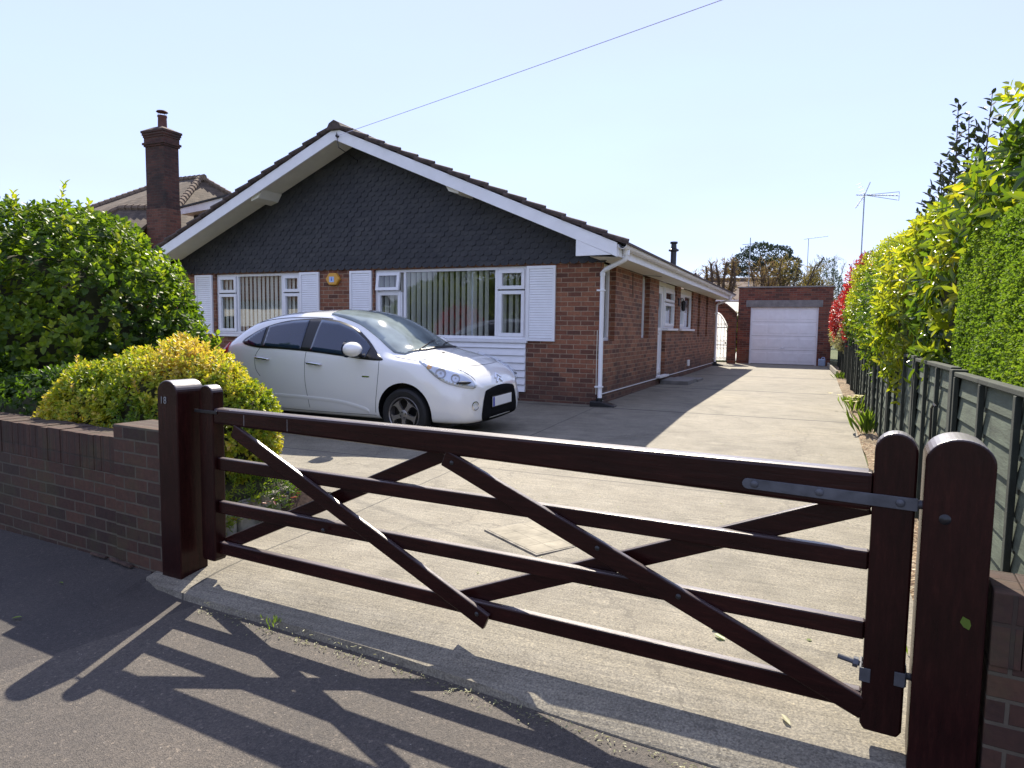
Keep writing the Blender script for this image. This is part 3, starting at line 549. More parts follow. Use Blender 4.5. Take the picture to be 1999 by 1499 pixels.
# ------------------------------------------------------------ the bungalow
XL, XR, YF, YB = -12.25, -3.07, 10.07, 22.95
house = thing('bungalow', 'brick bungalow with dark tile-hung gable, white bargeboards and white shutters', 'bungalow', (0, 0, 0))
ff = lambda u, z, d: (u, YF+d, z)          # front wall
fs_ = lambda u, z, d: (XR-d, u, z)         # right side wall
WINF = [(-11.215, -8.99, 1.33, 2.525), (-7.30, -4.315, 1.33, 2.525)]
wall_mesh([XL, XR-0.26], [0.15, 0.42, 2.62], WINF + [(-7.30, -4.315, 0.47, 1.33)], ff, 0.26).build('front_wall', MT['brick'], house)
HOLES = [(10.22, 10.92, 1.33, 2.66), (12.80, 13.42, 1.36, 2.66), (14.27, 15.08, 0.52, 2.66), (15.08, 16.24, 1.57, 2.66), (16.76, 18.60, 1.57, 2.66), (19.42, 19.80, 1.36, 2.66), (20.9, 21.3, 1.36, 2.66)]
wall_mesh([YF, YB], [0.15, 2.66], HOLES, fs_, 0.26).build('side_wall', MT['brick'], house)
MB().box(XL, XL+0.26, YF+0.262, YB, 0.15, 2.6).box(XL+0.262, XR-0.262, YB-0.26, YB-0.002, 0.15, 2.6).build('rear_wall', MT['brick'], house)
MB().box(XL+0.3, XR-0.3, 10.34, YB-0.3, 0.36, 0.42).box(XL+0.3, XR-0.3, 10.34, YB-0.3, 2.585, 2.60).box(XL+0.3, XR-0.3, 13.2, 13.3, 0.425, 2.58).box(-4.6, -4.5, 13.32, YB-0.4, 0.425, 2.58).build('inner_rooms', MT['room'], house)
MB().box(XR-0.006, XR+0.012, YF+0.03, YB, 0.488, 0.503).build('damp_course', MT['white'], house)
# roof: courses of tiles stepping down both slopes
APX, APZ, PIT = -7.66, 4.93, 0.425
VY0, VY1 = 9.47, 23.5
m = MB()
for sgn in (1, -1):
    nC = 16; run = (APX+5.14-APX)   # horizontal run of a slope
    run = 5.12
    for i in range(nC):
        a0, a1 = run*i/nC, run*(i+1)/nC + 0.05
        z0, z1 = APZ-PIT*a0-0.012, APZ-PIT*a1+0.022
        jit = random.uniform(-0.012, 0.012)
        m.hexa([(APX+sgn*a0, VY0-0.02+jit, z0-0.03), (APX+sgn*a1, VY0-0.02+jit, z1-0.035), (APX+sgn*a1, VY1, z1-0.035), (APX+sgn*a0, VY1, z0-0.03),
                (APX+sgn*a0, VY0-0.02+jit, z0), (APX+sgn*a1, VY0-0.02+jit, z1), (APX+sgn*a1, VY1, z1), (APX+sgn*a0, VY1, z0)])
        # rolled tile edge at the verge
        yv = VY0 - 0.045 + jit
        m.tube([(APX+sgn*a0, yv+0.04, z0+0.005), (APX+sgn*a1, yv+0.04, z1+0.012)], 0.034, 8)
roof = m.build('roof', MT['rooftile'], house)
m = MB(); y = VY0-0.05
while y < VY1:
    m.prism([(APX-0.17, y, APZ-0.085), (APX-0.10, y, APZ+0.035), (APX, y, APZ+0.085), (APX+0.10, y, APZ+0.035), (APX+0.17, y, APZ-0.085)], (0, 0.44, 0)); y += 0.45
m.build('ridge_tiles', MT['rooftile'], roof, bevel=0.012)
# felt and rafters line under the tiles, gable spandrel
MB().prism([(XL, YF+0.002, 2.56), (XR, YF+0.002, 2.56), (XR, YF+0.002, APZ-PIT*4.59-0.16), (APX, YF+0.002, APZ-0.16), (XL, YF+0.002, APZ-PIT*4.59-0.16)], (0, 0.2, 0)).build('gable_wall', MT['slate'], house)
m = MB(); gauge = 0.085; w = 0.15; row = 0; z = 2.535
while z < APZ-0.2:
    off = (row % 2)*w/2; x = XL-0.02+off - w
    while x < XR+w:
        hx = min(APX-PIT, 0); lim = lambda xx: APZ-0.19-PIT*abs(xx-APX)
        if XL-0.08 < x < XR+0.04 and z < lim(x+w/2):
            top = min(z+gauge*1.9, lim(x+w/2)+0.06); a = random.uniform(-0.003, 0.003); t = 0.013
            pts = [(x+0.001, z+0.034), (x+w*0.16, z+0.010+a), (x+w*0.5, z-0.002+a), (x+w*0.84, z+0.010+a), (x+w-0.001, z+0.034), (x+w-0.001, top), (x+0.001, top)]
            yy = lambda zz: YF-0.045 + (zz-z)*0.13 + a
            m.prism([(px, yy(pz), pz) for px, pz in pts], (0, t, 0.002))
        x += w
    z += gauge; row += 1
m.build('hung_tiles', MT['slate'], house)
# bargeboards, boxed ends, sloping soffits, purlin ends
def slope_pts(sgn, a0, a1, dz0, dz1, y): return [(APX+sgn*a0, y, APZ-PIT*a0-dz0), (APX+sgn*a1, y, APZ-PIT*a1-dz0), (APX+sgn*a1, y, APZ-PIT*a1-dz1), (APX+sgn*a0, y, APZ-PIT*a0-dz1)]
for sgn in (1, -1):
    bb = MB().prism(slope_pts(sgn, 0.001, 5.0, 0.048, 0.245, VY0), (0, 0.03, 0)).build('bargeboard', MT['white'], house, bevel=0.003)
    e = APX+sgn*5.0; zb = APZ-PIT*5.0
    q = APX+sgn*4.38
    MB().prism([(q, VY0+0.003, APZ-PIT*4.38-0.243), (e-0.002*sgn, VY0+0.003, zb-0.247), (e-0.002*sgn, VY0+0.003, 2.60), (e-0.05*sgn, VY0+0.003, 2.588), (q, VY0+0.003, 2.585)], (0, 0.026, 0)).build('box_end', MT['white'], bb, bevel=0.002)
    MB().hexa([(APX+sgn*0.0, VY0+0.031, APZ-0.205), (APX+sgn*4.45, VY0+0.031, APZ-PIT*4.45-0.205), (APX+sgn*4.45, YF-0.06, APZ-PIT*4.45-0.205), (APX, YF-0.06, APZ-0.205),
               (APX+sgn*0.0, VY0+0.031, APZ-0.19), (APX+sgn*4.45, VY0+0.031, APZ-PIT*4.45-0.19), (APX+sgn*4.45, YF-0.06, APZ-PIT*4.45-0.19), (APX, YF-0.06, APZ-0.19)]).build('verge_soffit', MT['cream'], house)
    pa = 2.10 if sgn > 0 else 1.72
    zt = APZ-PIT*pa-0.206
    MB().prism([(APX+sgn*pa, VY0+0.06, zt), (APX+sgn*(pa+0.28), VY0+0.06, zt-PIT*0.28), (APX+sgn*(pa+0.28), VY0+0.06, zt-0.20), (APX+sgn*(pa+0.10), VY0+0.06, zt-0.145)], (0, 0.5, 0)).build('purlin_end', MT['cream'], house, bevel=0.003)
    # eaves
    xe = APX+sgn*5.0; xw = XR if sgn > 0 else XL
    MB().box(min(xe, xw), max(xe, xw), VY0+0.032, VY1-0.03, 2.572, 2.586).build('eaves_soffit', MT['cream'], house)
    MB().box(xe-0.004, xe+0.018, VY0+0.032, VY1, 2.565, 2.735).build('fascia', MT['white'], house)
    g = MB(); n = 8; c = xe+sgn*0.082
    for rr in (0.062,):
        path = [(c-sgn*(-rr*math.cos(math.pi*i/n)), 2.725-rr*0.95*math.sin(math.pi*i/n)) for i in range(n+1)]
        inner = [(c-sgn*(-(rr-0.005)*math.cos(math.pi*i/n)), 2.725-(rr-0.005)*0.95*math.sin(math.pi*i/n)) for i in range(n, -1, -1)]
        g.prism([(px, VY0-0.01, pz) for px, pz in path+inner], (0, VY1-VY0, 0))
    for yb in [9.7, 11.6, 13.5, 15.4, 17.3, 19.2, 21.1, 23.0]: g.prism([(c-sgn*(-(0.068)*math.cos(math.pi*i/n)), yb, 2.727-0.066*math.sin(math.pi*i/n)) for i in range(n+1)], (0, 0.06, 0))
    g.build('gutter', MT['white'], house)
MB().tube([(-7.62, VY0-0.012, 4.80), (-7.60, VY0-0.03, 4.72), (-7.58, VY0-0.01, 4.55), (-7.585, YF-0.08, 4.45)], 0.007, 6).lathe([(0, 0.05), (0.022, 0.045), (0.026, 0)], (-7.60, VY0, 4.74), (0,-1,0), 10).build('cable_bracket', MT['iron'], house, True)
# downpipes
def downpipe(yo, yp, xp=-3.015):
    m = MB(); xo = -2.585
    m.tube([(xo, yo, 2.70), (xo, yo, 2.56), (xo-0.02, yo, 2.535), (xp+0.04, yp, 2.425), (xp, yp, 2.385), (xp, yp, 1.4), (xp, yp, 0.44), (xp+0.03, yp-0.01, 0.40)], 0.035, 12)
    m.lathe([(0.05, 0), (0.05, 0.08)], (xo, yo, 2.60), seg=12); m.lathe([(0.041, 0), (0.041, 0.05)], (xp, yp, 2.33), seg=12)
    for z in (2.10, 0.62): m.box(xp-0.075, xp+0.042, yp-0.045, yp+0.045, z, z+0.022)
    return m.build('downpipe', MT['upvc'], house, True)
downpipe(9.72, 9.98); downpipe(22.75, 22.85)
MB().tube([(XR-0.03, YF-0.012, 1.5), (XR-0.032, YF-0.014, 1.1), (XR-0.03, YF-0.012, 0.5)], 0.006, 6).build('cable', MT['cream'], house)

# windows
def frame_rects(m, fn, rects, d0, d1, wd):   # a picture frame round each (u0,u1,z0,z1)
    for (a, b, c, e) in rects:
        for (p, q, r_, s_) in ((a, b, c, c+wd), (a, b, e-wd, e), (a, a+wd, c+wd, e-wd), (b-wd, b, c+wd, e-wd)):
            P = [fn(p, r_, d0), fn(q, r_, d0), fn(q, r_, d1), fn(p, r_, d1), fn(p, s_, d0), fn(q, s_, d0), fn(q, s_, d1), fn(p, s_, d1)]; m.hexa(P)
def slab(m, fn, a, b, c, e, d0, d1):
    m.hexa([fn(a,c,d0), fn(b,c,d0), fn(b,c,d1), fn(a,c,d1), fn(a,e,d0), fn(b,e,d0), fn(b,e,d1), fn(a,e,d1)])
def window(fn, outer, lights, d=0.05, sill=True, fr=0.05):
    """lights: (u0,u1,z0,z1,opening) panes inside the outer frame"""
    m = MB(); frame_rects(m, fn, [outer], d, d+0.065, fr)
    for l in lights:
        if l[4]: frame_rects(m, fn, [l[:4]], d-0.018, d+0.045, 0.058)
    mull = sorted(set(round(l[0], 3) for l in lights) | set(round(l[1], 3) for l in lights))
    zt = sorted(set(round(l[2], 3) for l in lights) | set(round(l[3], 3) for l in lights))
    for l in lights:
        for u in (l[0], l[1]):
            if outer[0]+0.06 < u < outer[1]-0.06: slab(m, fn, u-0.024, u+0.024, l[2]+0.002, l[3]-0.002, d+0.003, d+0.06)
        for z in (l[2], l[3]):
            if outer[2]+0.06 < z < outer[3]-0.06: slab(m, fn, l[0]+0.026, l[1]-0.026, z-0.026, z+0.026, d+0.0045, d+0.0585)
    f = m.build('window', MT['upvc'], house, bevel=0.004)
    for l in lights:
        p = MB(); slab(p, fn, l[0]+0.02, l[1]-0.02, l[2]+0.02, l[3]-0.02, d+0.026, d+0.032); p.build('pane', MT['glass'], f)
    if sill:
        s_ = MB(); slab(s_, fn, outer[0]-0.04, outer[1]+0.04, outer[2]-0.052, outer[2]-0.003, -0.06, d+0.06); s_.build('sill', MT['upvc'], f, bevel=0.005)
    return f
def blinds(fn, u0, u1, z0, z1, d, pitch, ang, f, m_=None, gap=()):
    m = MB(); u = u0
    while u < u1:
        if not any(a < u < b for a, b in gap):
            w = 0.089; a = ang + random.uniform(-0.12, 0.12); du, dd = w/2*math.cos(a), w/2*math.sin(a)
            A, B = fn(u-du, z0, d-dd), fn(u+du, z0, d+dd); A2, B2 = fn(u-du, z1, d-dd), fn(u+du, z1, d+dd)
            e = (Vector(fn(0, 0, 0.0015)) - Vector(fn(0, 0, 0)))
            m.prism([A, B, B2, A2], e)
        u += pitch
    return m.build('blind', m_ or MT['blind'], f)
wA = window(ff, WINF[0], [(-11.165, -10.69, 2.155, 2.475, 1), (-11.165, -10.69, 1.38, 2.13, 1), (-10.66, -9.49, 1.38, 2.49, 0), (-9.46, -9.04, 2.155, 2.475, 1), (-9.46, -9.04, 1.38, 2.13, 1)])
blinds(ff, -11.15, -9.02, 1.36, 2.5, 0.13, 0.110, -0.2, wA)
wB = window(ff, WINF[1], [(-7.25, -6.76, 1.38, 2.13, 1), (-6.68, -4.88, 1.38, 2.49, 0), (-4.83, -4.365, 2.155, 2.475, 1), (-4.83, -4.365, 1.38, 2.13, 1)])
# the small top light stands open, tilted outwards
tl = MB(); 
def ft(u, z, d): a = -0.30; return (u, YF + 0.05 + (z-2.475)*math.sin(-a)*-1*-1 + d*math.cos(a), 2.475 + (z-2.475)*math.cos(a))
def ft(u, z, d): a = 0.16; return (u, YF + 0.03 + (z-2.475)*math.sin(a) + d, 2.475 + (z-2.475)*math.cos(a))
frame_rects(tl, ft, [(-7.25, -6.76, 2.155, 2.475)], -0.018, 0.03, 0.055); fl = tl.build('fanlight', MT['upvc'], wB, bevel=0.004)
tp = MB(); slab(tp, ft, -7.22, -6.79, 2.18, 2.45, 0.004, 0.010); tp.build('pane', MT['glass'], wB)
blinds(ff, -7.22, -4.36, 1.36, 2.5, 0.13, 0.112, 1.22, wB, None, gap=((-5.05, -4.97),))
nc = MB(); slab(nc, ff, -6.78, -6.72, 1.36, 2.5, 0.19, 0.20); slab(nc, ff, -5.42, -5.34, 1.36, 2.5, 0.19, 0.20); nc.build('curtain', MT['net'], wB)
# shutters with louvres
def shutter(u0, u1, z0=1.315, z1=2.515):
    m = MB(); frame_rects(m, ff, [(u0, u1, z0, z1)], -0.042, -0.004, 0.045)
    n = 27
    for i in range(n):
        a = z0+0.047+(z1-z0-0.094)*i/n; h = (z1-z0-0.094)/n
        m.hexa([(u0+0.046, YF-0.034, a+h*0.07), (u1-0.046, YF-0.034, a+h*0.07), (u1-0.046, YF-0.010, a+h*0.07), (u0+0.046, YF-0.010, a+h*0.07), (u0+0.046, YF-0.024, a+h*1.0), (u1-0.046, YF-0.024, a+h*1.0), (u1-0.046, YF-0.006, a+h), (u0+0.046, YF-0.006, a+h)])
    return m.build('shutter', MT['upvc'], house)
for a, b in ((-11.75, -11.275), (-8.985, -8.525), (-7.815, -7.335), (-4.298, -3.802)): shutter(a, b)
m = MB(); z = 0.475
while z < 1.27:
    h = min(0.118, 1.278-z); m.hexa([(-7.28, YF-0.048, z+0.007), (-4.305, YF-0.048, z+0.007), (-4.305, YF+0.03, z), (-7.28, YF+0.03, z), (-7.28, YF-0.022, z+h), (-4.305, YF-0.022, z+h), (-4.305, YF+0.03, z+h), (-7.28, YF+0.03, z+h)]); z += 0.1182
m.build('weatherboard_panel', MT['upvc'], house)
# alarm box
ab = MB(); hexp = [(0.160*math.cos(math.pi*i/3), 0.128*math.sin(math.pi*i/3)) for i in range(6)]
ab.prism([(-8.18+x, YF-0.002, 2.375+z) for x, z in hexp], (0, -0.075, 0)); al = ab.build('alarm_box', MT['yellow'], house, bevel=0.02, bseg=3)
MB().box(-8.245, -8.135, YF-0.0795, YF-0.0775, 2.318, 2.418).build('badge', MT['signblue'], al)
MB().box(-8.196, -8.180, YF-0.0815, YF-0.0798, 2.34, 2.385).box(-8.196, -8.180, YF-0.0815, YF-0.0798, 2.392, 2.402).build('badge_mark', MT['blue'], al)
# side windows: white uPVC set back in the brick piers, up to the soffit
for (a, b, c, d_) in (HOLES[0], HOLES[1], HOLES[5], HOLES[6]):
    w_ = window(fs_, (a, b, c, 2.54), [(a+0.05, b-0.05, c+0.05, 2.49, 0)], 0.105, False)
    MB().box(XR-0.20, XR-0.005, a+0.003, b-0.003, c-0.04, c-0.002).build('sill', MT['slate'], w_)
    MB().box(XR-0.19, XR-0.11, a, b, 2.541, 2.575).build('head_panel', MT['cream'], w_)
w3 = window(fs_, HOLES[4][:3] + (2.44,), [(16.81, 17.5, 1.62, 2.40, 1), (17.53, 18.55, 1.62, 2.40, 0)], 0.05)
w2 = window(fs_, HOLES[3][:3] + (2.48,), [(15.13, 16.19, 2.17, 2.43, 1), (15.13, 16.19, 1.62, 2.14, 1)], 0.05)
MB().box(XR-0.15, XR-0.05, 14.27, 16.24, 2.482, 2.57).box(XR-0.15, XR-0.05, 16.76, 18.6, 2.442, 2.57).build('head_panel', MT['cream'], house)
nb = MB(); slab(nb, fs_, 16.82, 18.55, 1.60, 2.0, 0.16, 0.17); slab(nb, fs_, 15.14, 16.2, 1.60, 2.12, 0.16, 0.17); nb.build('net_curtain', MT['net'], w3)
dr = MB(); frame_rects(dr, fs_, [(14.275, 15.075, 0.525, 2.478)], 0.09, 0.15, 0.055); frame_rects(dr, fs_, [(14.33, 15.02, 0.58, 2.42)], 0.075, 0.135, 0.095)
slab(dr, fs_, 14.43, 14.92, 0.66, 1.50, 0.095, 0.125); slab(dr, fs_, 14.43, 14.92, 1.50, 1.58, 0.08, 0.13)
do = dr.build('door', MT['upvc'], house, bevel=0.004)
dp = MB(); slab(dp, fs_, 14.42, 14.93, 1.57, 2.34, 0.100, 0.106); dp.build('pane', MT['glass'], do)
MB().tube([(XR-0.045, 14.385, 1.44), (XR-0.03, 14.385, 1.44), (XR-0.03, 14.49, 1.44)], 0.010, 8).build('handle', MT['chrome'], do, True)
MB().box(XR-0.02, XR+0.10, 14.22, 15.13, 0.505, 0.548).build('threshold', MT['upvc'], do, bevel=0.005)
wlp = MB().box(XR+0.001, XR+0.02, 16.44, 16.56, 2.12, 2.30).tube([(XR+0.02, 16.5, 2.27), (XR+0.09, 16.5, 2.30), (XR+0.12, 16.5, 2.25)], 0.008, 6).lathe([(0, 0.12), (0.03, 0.11), (0.075, 0.05), (0.055, 0.045), (0.05, -0.11), (0.02, -0.14), (0, -0.14)], (XR+0.12, 16.5, 2.13), seg=6).build('wall_lantern', MT['iron'], house)
MB().box(XR+0.001, XR+0.045, 17.93, 18.12, 0.60, 0.76).build('vent_cover', MT['upvc'], house, bevel=0.008)
MB().tube([(-3.05, 11.7, 2.56), (-2.95, 12.3, 2.52), (-2.8, 13.2, 2.56)], 0.006, 5).tube([(XR+0.008, 12.0, 2.5), (XR+0.01, 12.05, 2.1)], 0.006, 5).build('loose_cable', MT['iron'], house)
# flue through the far slope
fl = MB().lathe([(0.17, -0.55), (0.11, -0.1), (0.085, 0.0), (0.085, 0.40), (0.15, 0.42), (0.15, 0.46), (0.085, 0.5), (0.075, 0.62), (0.11, 0.64), (0.11, 0.69), (0, 0.70)], (-4.0, 20.45, 3.47), seg=14).build('flue', MT['black'], house, True)
# door step, drain shoes
st = thing('door_step', 'grey concrete step slabs below the white side door', 'step', (-2.75, 15.1, H(-2.75, 15.1)))
MB().box(-0.30, 0.30, -0.55, 0.55, -0.05, 0.085).build('upper_slab', MT['lintel'], st, bevel=0.01)
MB().box(-0.27, 0.34, 0.553, 1.25, -0.05, 0.06).build('lower_slab', MT['lintel'], st, bevel=0.01)
def shoe(lbl, x, y):
    o = thing('drain_shoe', lbl, 'drain shoe', (x, y, H(x, y)))
    m = MB(); m.prism([(-0.17, -0.10, -0.02), (0.20, -0.07, -0.02), (0.22, -0.07, 0.02), (0.02, -0.09, 0.075), (-0.17, -0.10, 0.085)], (0, 0.19, 0)); m.lathe([(0.055, 0), (0.055, 0.06)], (-0.04, 0.0, 0.07), seg=12)
    m.build('hood', MT['black'], o, bevel=0.018, bseg=3)
shoe('black plastic drain shoe at the foot of the near white downpipe', -2.975, 9.97)
shoe('black plastic drain shoe at the foot of the far downpipe by the arch', -2.96, 22.84)

# ------------------------------------------------------------ garage, arched gateway
ga = thing('garage', 'flat-topped red brick garage with a white panelled up-and-over door', 'garage', (0, 25, 0))
fg = lambda u, z, d: (u, d, z)
wall_mesh([-2.56, 0.455], [0.2, 3.05], [(-2.145, 0.03, 0.2, 2.385)], fg, 0.22).build('front_wall', MT['brick_garage'], ga)
MB().box(-2.56, -2.34, 0.221, 6.0, 0.2, 3.05).box(0.235, 0.455, 0.221, 6.0, 0.2, 3.05).box(-2.339, 0.234, 5.8, 6.0, 0.2, 3.05).build('side_wall', MT['brick_garage'], ga)
MB().box(-2.60, 0.495, -0.035, 6.05, 3.051, 3.10).build('roof_edge', MT['lintel'], ga, bevel=0.006)
MB().box(-2.30, 0.15, -0.008, 0.12, 2.388, 2.625).build('lintel', MT['lintel'], ga, bevel=0.004)
m = MB(); X0, X1, Z0, Z1 = -2.09, -0.025, 0.425, 2.36
m.box(X0, X1, 0.085, 0.12, Z0, Z1)
for r_ in range(4):
    for c_ in range(4):
        a = X0+0.03+(X1-X0-0.06)*c_/4+0.02; b = X0+0.03+(X1-X0-0.06)*(c_+1)/4-0.02; e = Z0+(Z1-Z0)*r_/4+0.075; g_ = Z0+(Z1-Z0)*(r_+1)/4-0.075
        m.hexa([(a, 0.085, e), (b, 0.085, e), (b, 0.086, g_), (a, 0.086, g_), (a+0.03, 0.0795, e+0.03), (b-0.03, 0.0795, e+0.03), (b-0.03, 0.0795, g_-0.03), (a+0.03, 0.0795, g_-0.03)])
gdo = m.build('garage_door', MT['white'], ga)
m = MB()
for r_ in range(1, 4): z = Z0+(Z1-Z0)*r_/4; m.box(X0, X1, 0.0835, 0.0846, z-0.004, z+0.004)
m.build('panel_joint', MT['lintel'], gdo)
MB().tube([(-1.12, 0.08, 0.98), (-1.12, 0.05, 0.98), (-1.0, 0.05, 0.98), (-1.0, 0.08, 0.98)], 0.009, 6).build('handle', MT['chrome'], gdo)
MB().box(-2.144, -2.092, 0.06, 0.12, 0.40, 2.384).box(-0.023, 0.029, 0.06, 0.12, 0.40, 2.384).box(-2.091, -0.024, 0.06, 0.12, 2.362, 2.384).build('door_frame', MT['white'], ga)
MB().box(-2.3, 0.2, 0.13, 0.16, 0.25, 3.0).build('inner_lining', MT['black'], ga)
aw = thing('arched_gateway', 'red brick arched garden gateway between bungalow and garage', 'archway', (0, 24.5, 0))
m = MB(); a0, a1, base, spr, top = -3.62, -2.835, 0.2, 1.68, 2.20; n = 10
arc = []
for i in range(n+1):
    t = i/n; arc.append((a0 + (a1-a0)/2*t, spr + (top-spr)*math.sin(t*math.pi/2)**0.8))
arc2 = [(a0+a1-x, z) for x, z in arc[::-1]]
prof = arc + arc2[1:]; top_o = [(-4.0, 2.05), (-3.75, 2.32), (-3.45, 2.46), (-3.15, 2.49), (-2.92, 2.41), (-2.72, 2.24), (-2.56, 2.08)]
outer = lambda x: float(np.interp(x, [p[0] for p in top_o], [p[1] for p in top_o]))
cols = [(-4.0, base)] ; 
for i in range(len(prof)-1):
    (x0, z0), (x1, z1) = prof[i], prof[i+1]
    m.hexa([(x0, 0, z0), (x1, 0, z1), (x1, 0.23, z1), (x0, 0.23, z0), (x0, 0, outer(x0)), (x1, 0, outer(x1)), (x1, 0.23, outer(x1)), (x0, 0.23, outer(x0))])
m.hexa([(-4.0, 0, base), (a0, 0, base), (a0, 0.23, base), (-4.0, 0.23, base), (-4.0, 0, 2.05), (a0, 0, outer(a0)), (a0, 0.23, outer(a0)), (-4.0, 0.23, 2.05)])
m.hexa([(a1, 0, base), (-2.565, 0, base), (-2.565, 0.23, base), (a1, 0.23, base), (a1, 0, outer(a1)), (-2.565, 0, outer(-2.565)), (-2.565, 0.23, outer(-2.565)), (a1, 0.23, outer(a1))])
awl = m.build('brickwork', MT['brick_garage'], aw)
m = MB()
for i in range(len(top_o)-1):
    (x0, z0), (x1, z1) = top_o[i], top_o[i+1]; nn = 3
    for k in range(nn):
        xa, xb = x0+(x1-x0)*k/nn+0.004, x0+(x1-x0)*(k+1)/nn-0.004; za, zb = z0+(z1-z0)*k/nn, z0+(z1-z0)*(k+1)/nn
        m.hexa([(xa, -0.03, za+0.002), (xb, -0.03, zb+0.002), (xb, 0.26, zb+0.002), (xa, 0.26, za+0.002), (xa, -0.03, za+0.09), (xb, -0.03, zb+0.09), (xb, 0.26, zb+0.09), (xa, 0.26, za+0.09)])
m.build('coping', MT['brick_red'], aw)
ig = thing('iron_gate', 'narrow black wrought-iron gate with scrolls in the brick arch', 'iron gate', (0, 24.56, 0))
m = MB(); w0, w1 = a0+0.02, a1-0.015
for x in (w0, w1): m.tube([(x, 0, 0.45), (x, 0, 1.66)], 0.013, 6)
for z in (0.47, 1.05, 1.66): m.bar((w0, 0, z), (w1, 0, z), 0.012, 0.028)
nb = 7
for i in range(1, nb):
    x = w0+(w1-w0)*i/nb; zt = 1.66 + 0.44*math.sin(math.pi*i/nb); m.tube([(x, 0, 0.47), (x, 0, zt)], 0.0075, 5)
    if i % 2: m.lathe([(0, -0.035), (0.02, 0), (0, 0.035)], (x, 0, 0.75), seg=6)
    else: m.lathe([(0, -0.035), (0.02, 0), (0, 0.035)], (x, 0, 1.35), seg=6)
bars = m.build('bars', MT['iron'], ig)
m = MB()
for i in range(nb):
    cx_ = w0+(w1-w0)*(i+0.5)/nb
    for cz, rr in ((0.92, 0.045), (1.18, 0.045), (1.76, 0.045), (0.58, 0.04)):
        m.tube([(cx_+rr*(1-k/16)*math.cos(k*0.62), 0, cz+rr*(1-k/16)*math.sin(k*0.62)*1.4) for k in range(14)], 0.005, 4)
m.build('scrolls', MT['iron'], ig)
m = MB(); m.tube([(a0+0.03+(a1-a0-0.06)*i/16, 0, 1.67+0.47*math.sin(math.pi*i/16)) for i in range(17)], 0.012, 6); m.build('top_hoop', MT['iron'], ig)
MB().lathe([(0, 0.05), (0.03, 0.04), (0.03, 0)], (w1-0.05, 0, 1.12), (0,-1,0), 10).build('lock', MT['iron'], ig)
sh = thing('added_screen', 'added white translucent sheet, backlit to brighten the view through the iron gate', 'screen', (-3.5, 27.5, 0.4))  # invented sheet, added so sun from behind makes the arch opening bright
_m, _nt, _b = mat('white_translucent_sheet'); _t = _nt.nodes.new('ShaderNodeBsdfTranslucent'); _t.inputs[0].default_value = (0.82, 0.82, 0.84, 1); _b.inputs['Base Color'].default_value = (0.8, 0.8, 0.82, 1); _x = _nt.nodes.new('ShaderNodeMixShader'); _x.inputs[0].default_value = 0.7
_nt.links.new(_b.outputs[0], _x.inputs[1]); _nt.links.new(_t.outputs[0], _x.inputs[2]); _nt.links.new(_x.outputs[0], _nt.nodes['Material Output'].inputs['Surface'])
m = MB(); m.add([(-1.5, 0, 0), (1.2, 0, 0), (1.2, 0, 2.3), (-1.5, 0, 2.3)], [(0, 1, 2, 3)]); m.build('sheet', _m, sh)
m = MB(); m.box(-1.5, 1.2, -0.03, 0.03, 2.301, 2.36); m.box(-1.56, -1.501, -0.03, 0.03, -0.05, 2.36); m.box(1.201, 1.26, -0.03, 0.03, -0.05, 2.36); m.build('frame', MT['white'], sh)
jug = thing('water_container', 'pale blue plastic jerrycan standing beside the garage door', 'jerrycan', (0.20, 24.80, H(0.2, 24.8)))
MB().box(-0.11, 0.11, -0.08, 0.08, 0.0, 0.24).build('body', plain('pale_blue_plastic', (0.36,0.45,0.60), 0.4, 0.06), jug, bevel=0.03, bseg=3)
MB().lathe([(0.03, 0), (0.03, 0.04), (0, 0.04)], (-0.06, 0, 0.241), seg=12).build('cap', MT['black'], jug); MB().tube([(-0.02, 0, 0.24), (0.0, 0, 0.285), (0.07, 0, 0.285), (0.09, 0, 0.235)], 0.012, 6).build('handle', MT['signblue'], jug)

# ------------------------------------------------------------ neighbours
nb_ = thing('neighbour_house', 'older house with hipped clay-tile roofs and a tall flared brick chimney', 'house', (0, 0, 0))
A = Vector((-21.59, 18.82, 7.07)); B = Vector((-23.3, 18.82, 7.07)); 
FR, BR, FL = A+Vector((1.5,-3,-2.4))*1.62, A+Vector((3.4,3.4,-2.6))*1.45, B+Vector((-2,-4.2,-2.4))*1.6; BL = B+Vector((-4,4,-3.6))
m = MB()
def roofface(*p): m.prism([Vector(q) for q in p], (0, 0, -0.12))
for tri in ((A, B, FL), (A, FL, FR), (A, FR, BR), (B, A, BR), (B, BR, BL), (B, BL, FL)): roofface(*tri)
nroof = m.build('roof', MT['oldrows'], nb_)
def hip(p, q, r=0.13):
    m = MB(); p, q = Vector(p), Vector(q); n = max(3, int((q-p).length/0.22))
    for i in range(n): a, b = p+(q-p)*(i/n), p+(q-p)*((i+1.15)/n); m.tube([a, b], [r*0.8, r], 8)
    m.build('hip_tiles', MT['oldtile'], nroof)
hip(A, FR); hip(A, BR); hip(B, FL); hip(B-Vector((0.1,0,0)), A+Vector((0.15,0,0)))
nw = MB(); nw.box(-25.5, -18.4, 14.8, 22.5, 0, 3.45); nw.build('wall', MT['brick_red'], nb_)
bay = Vector((-19.57, 14.05, 5.02)); m = MB(); R1 = bay+Vector((1.6, 0.3, -0.06)); b1, b2, b3 = bay+Vector((-1.9,-1.9,-1.75)), bay+Vector((2.0,-1.9,-1.75)), bay+Vector((-1.9,1.9,-1.75))
for tri in ((bay, b1, b2), (bay, b2, R1), (bay, b3, b1), (bay, R1, b3)): m.prism([Vector(q) for q in tri], (0, 0, -0.1))
broof = m.build('bay_roof', MT['oldrows'], nb_)
mm = MB(); 
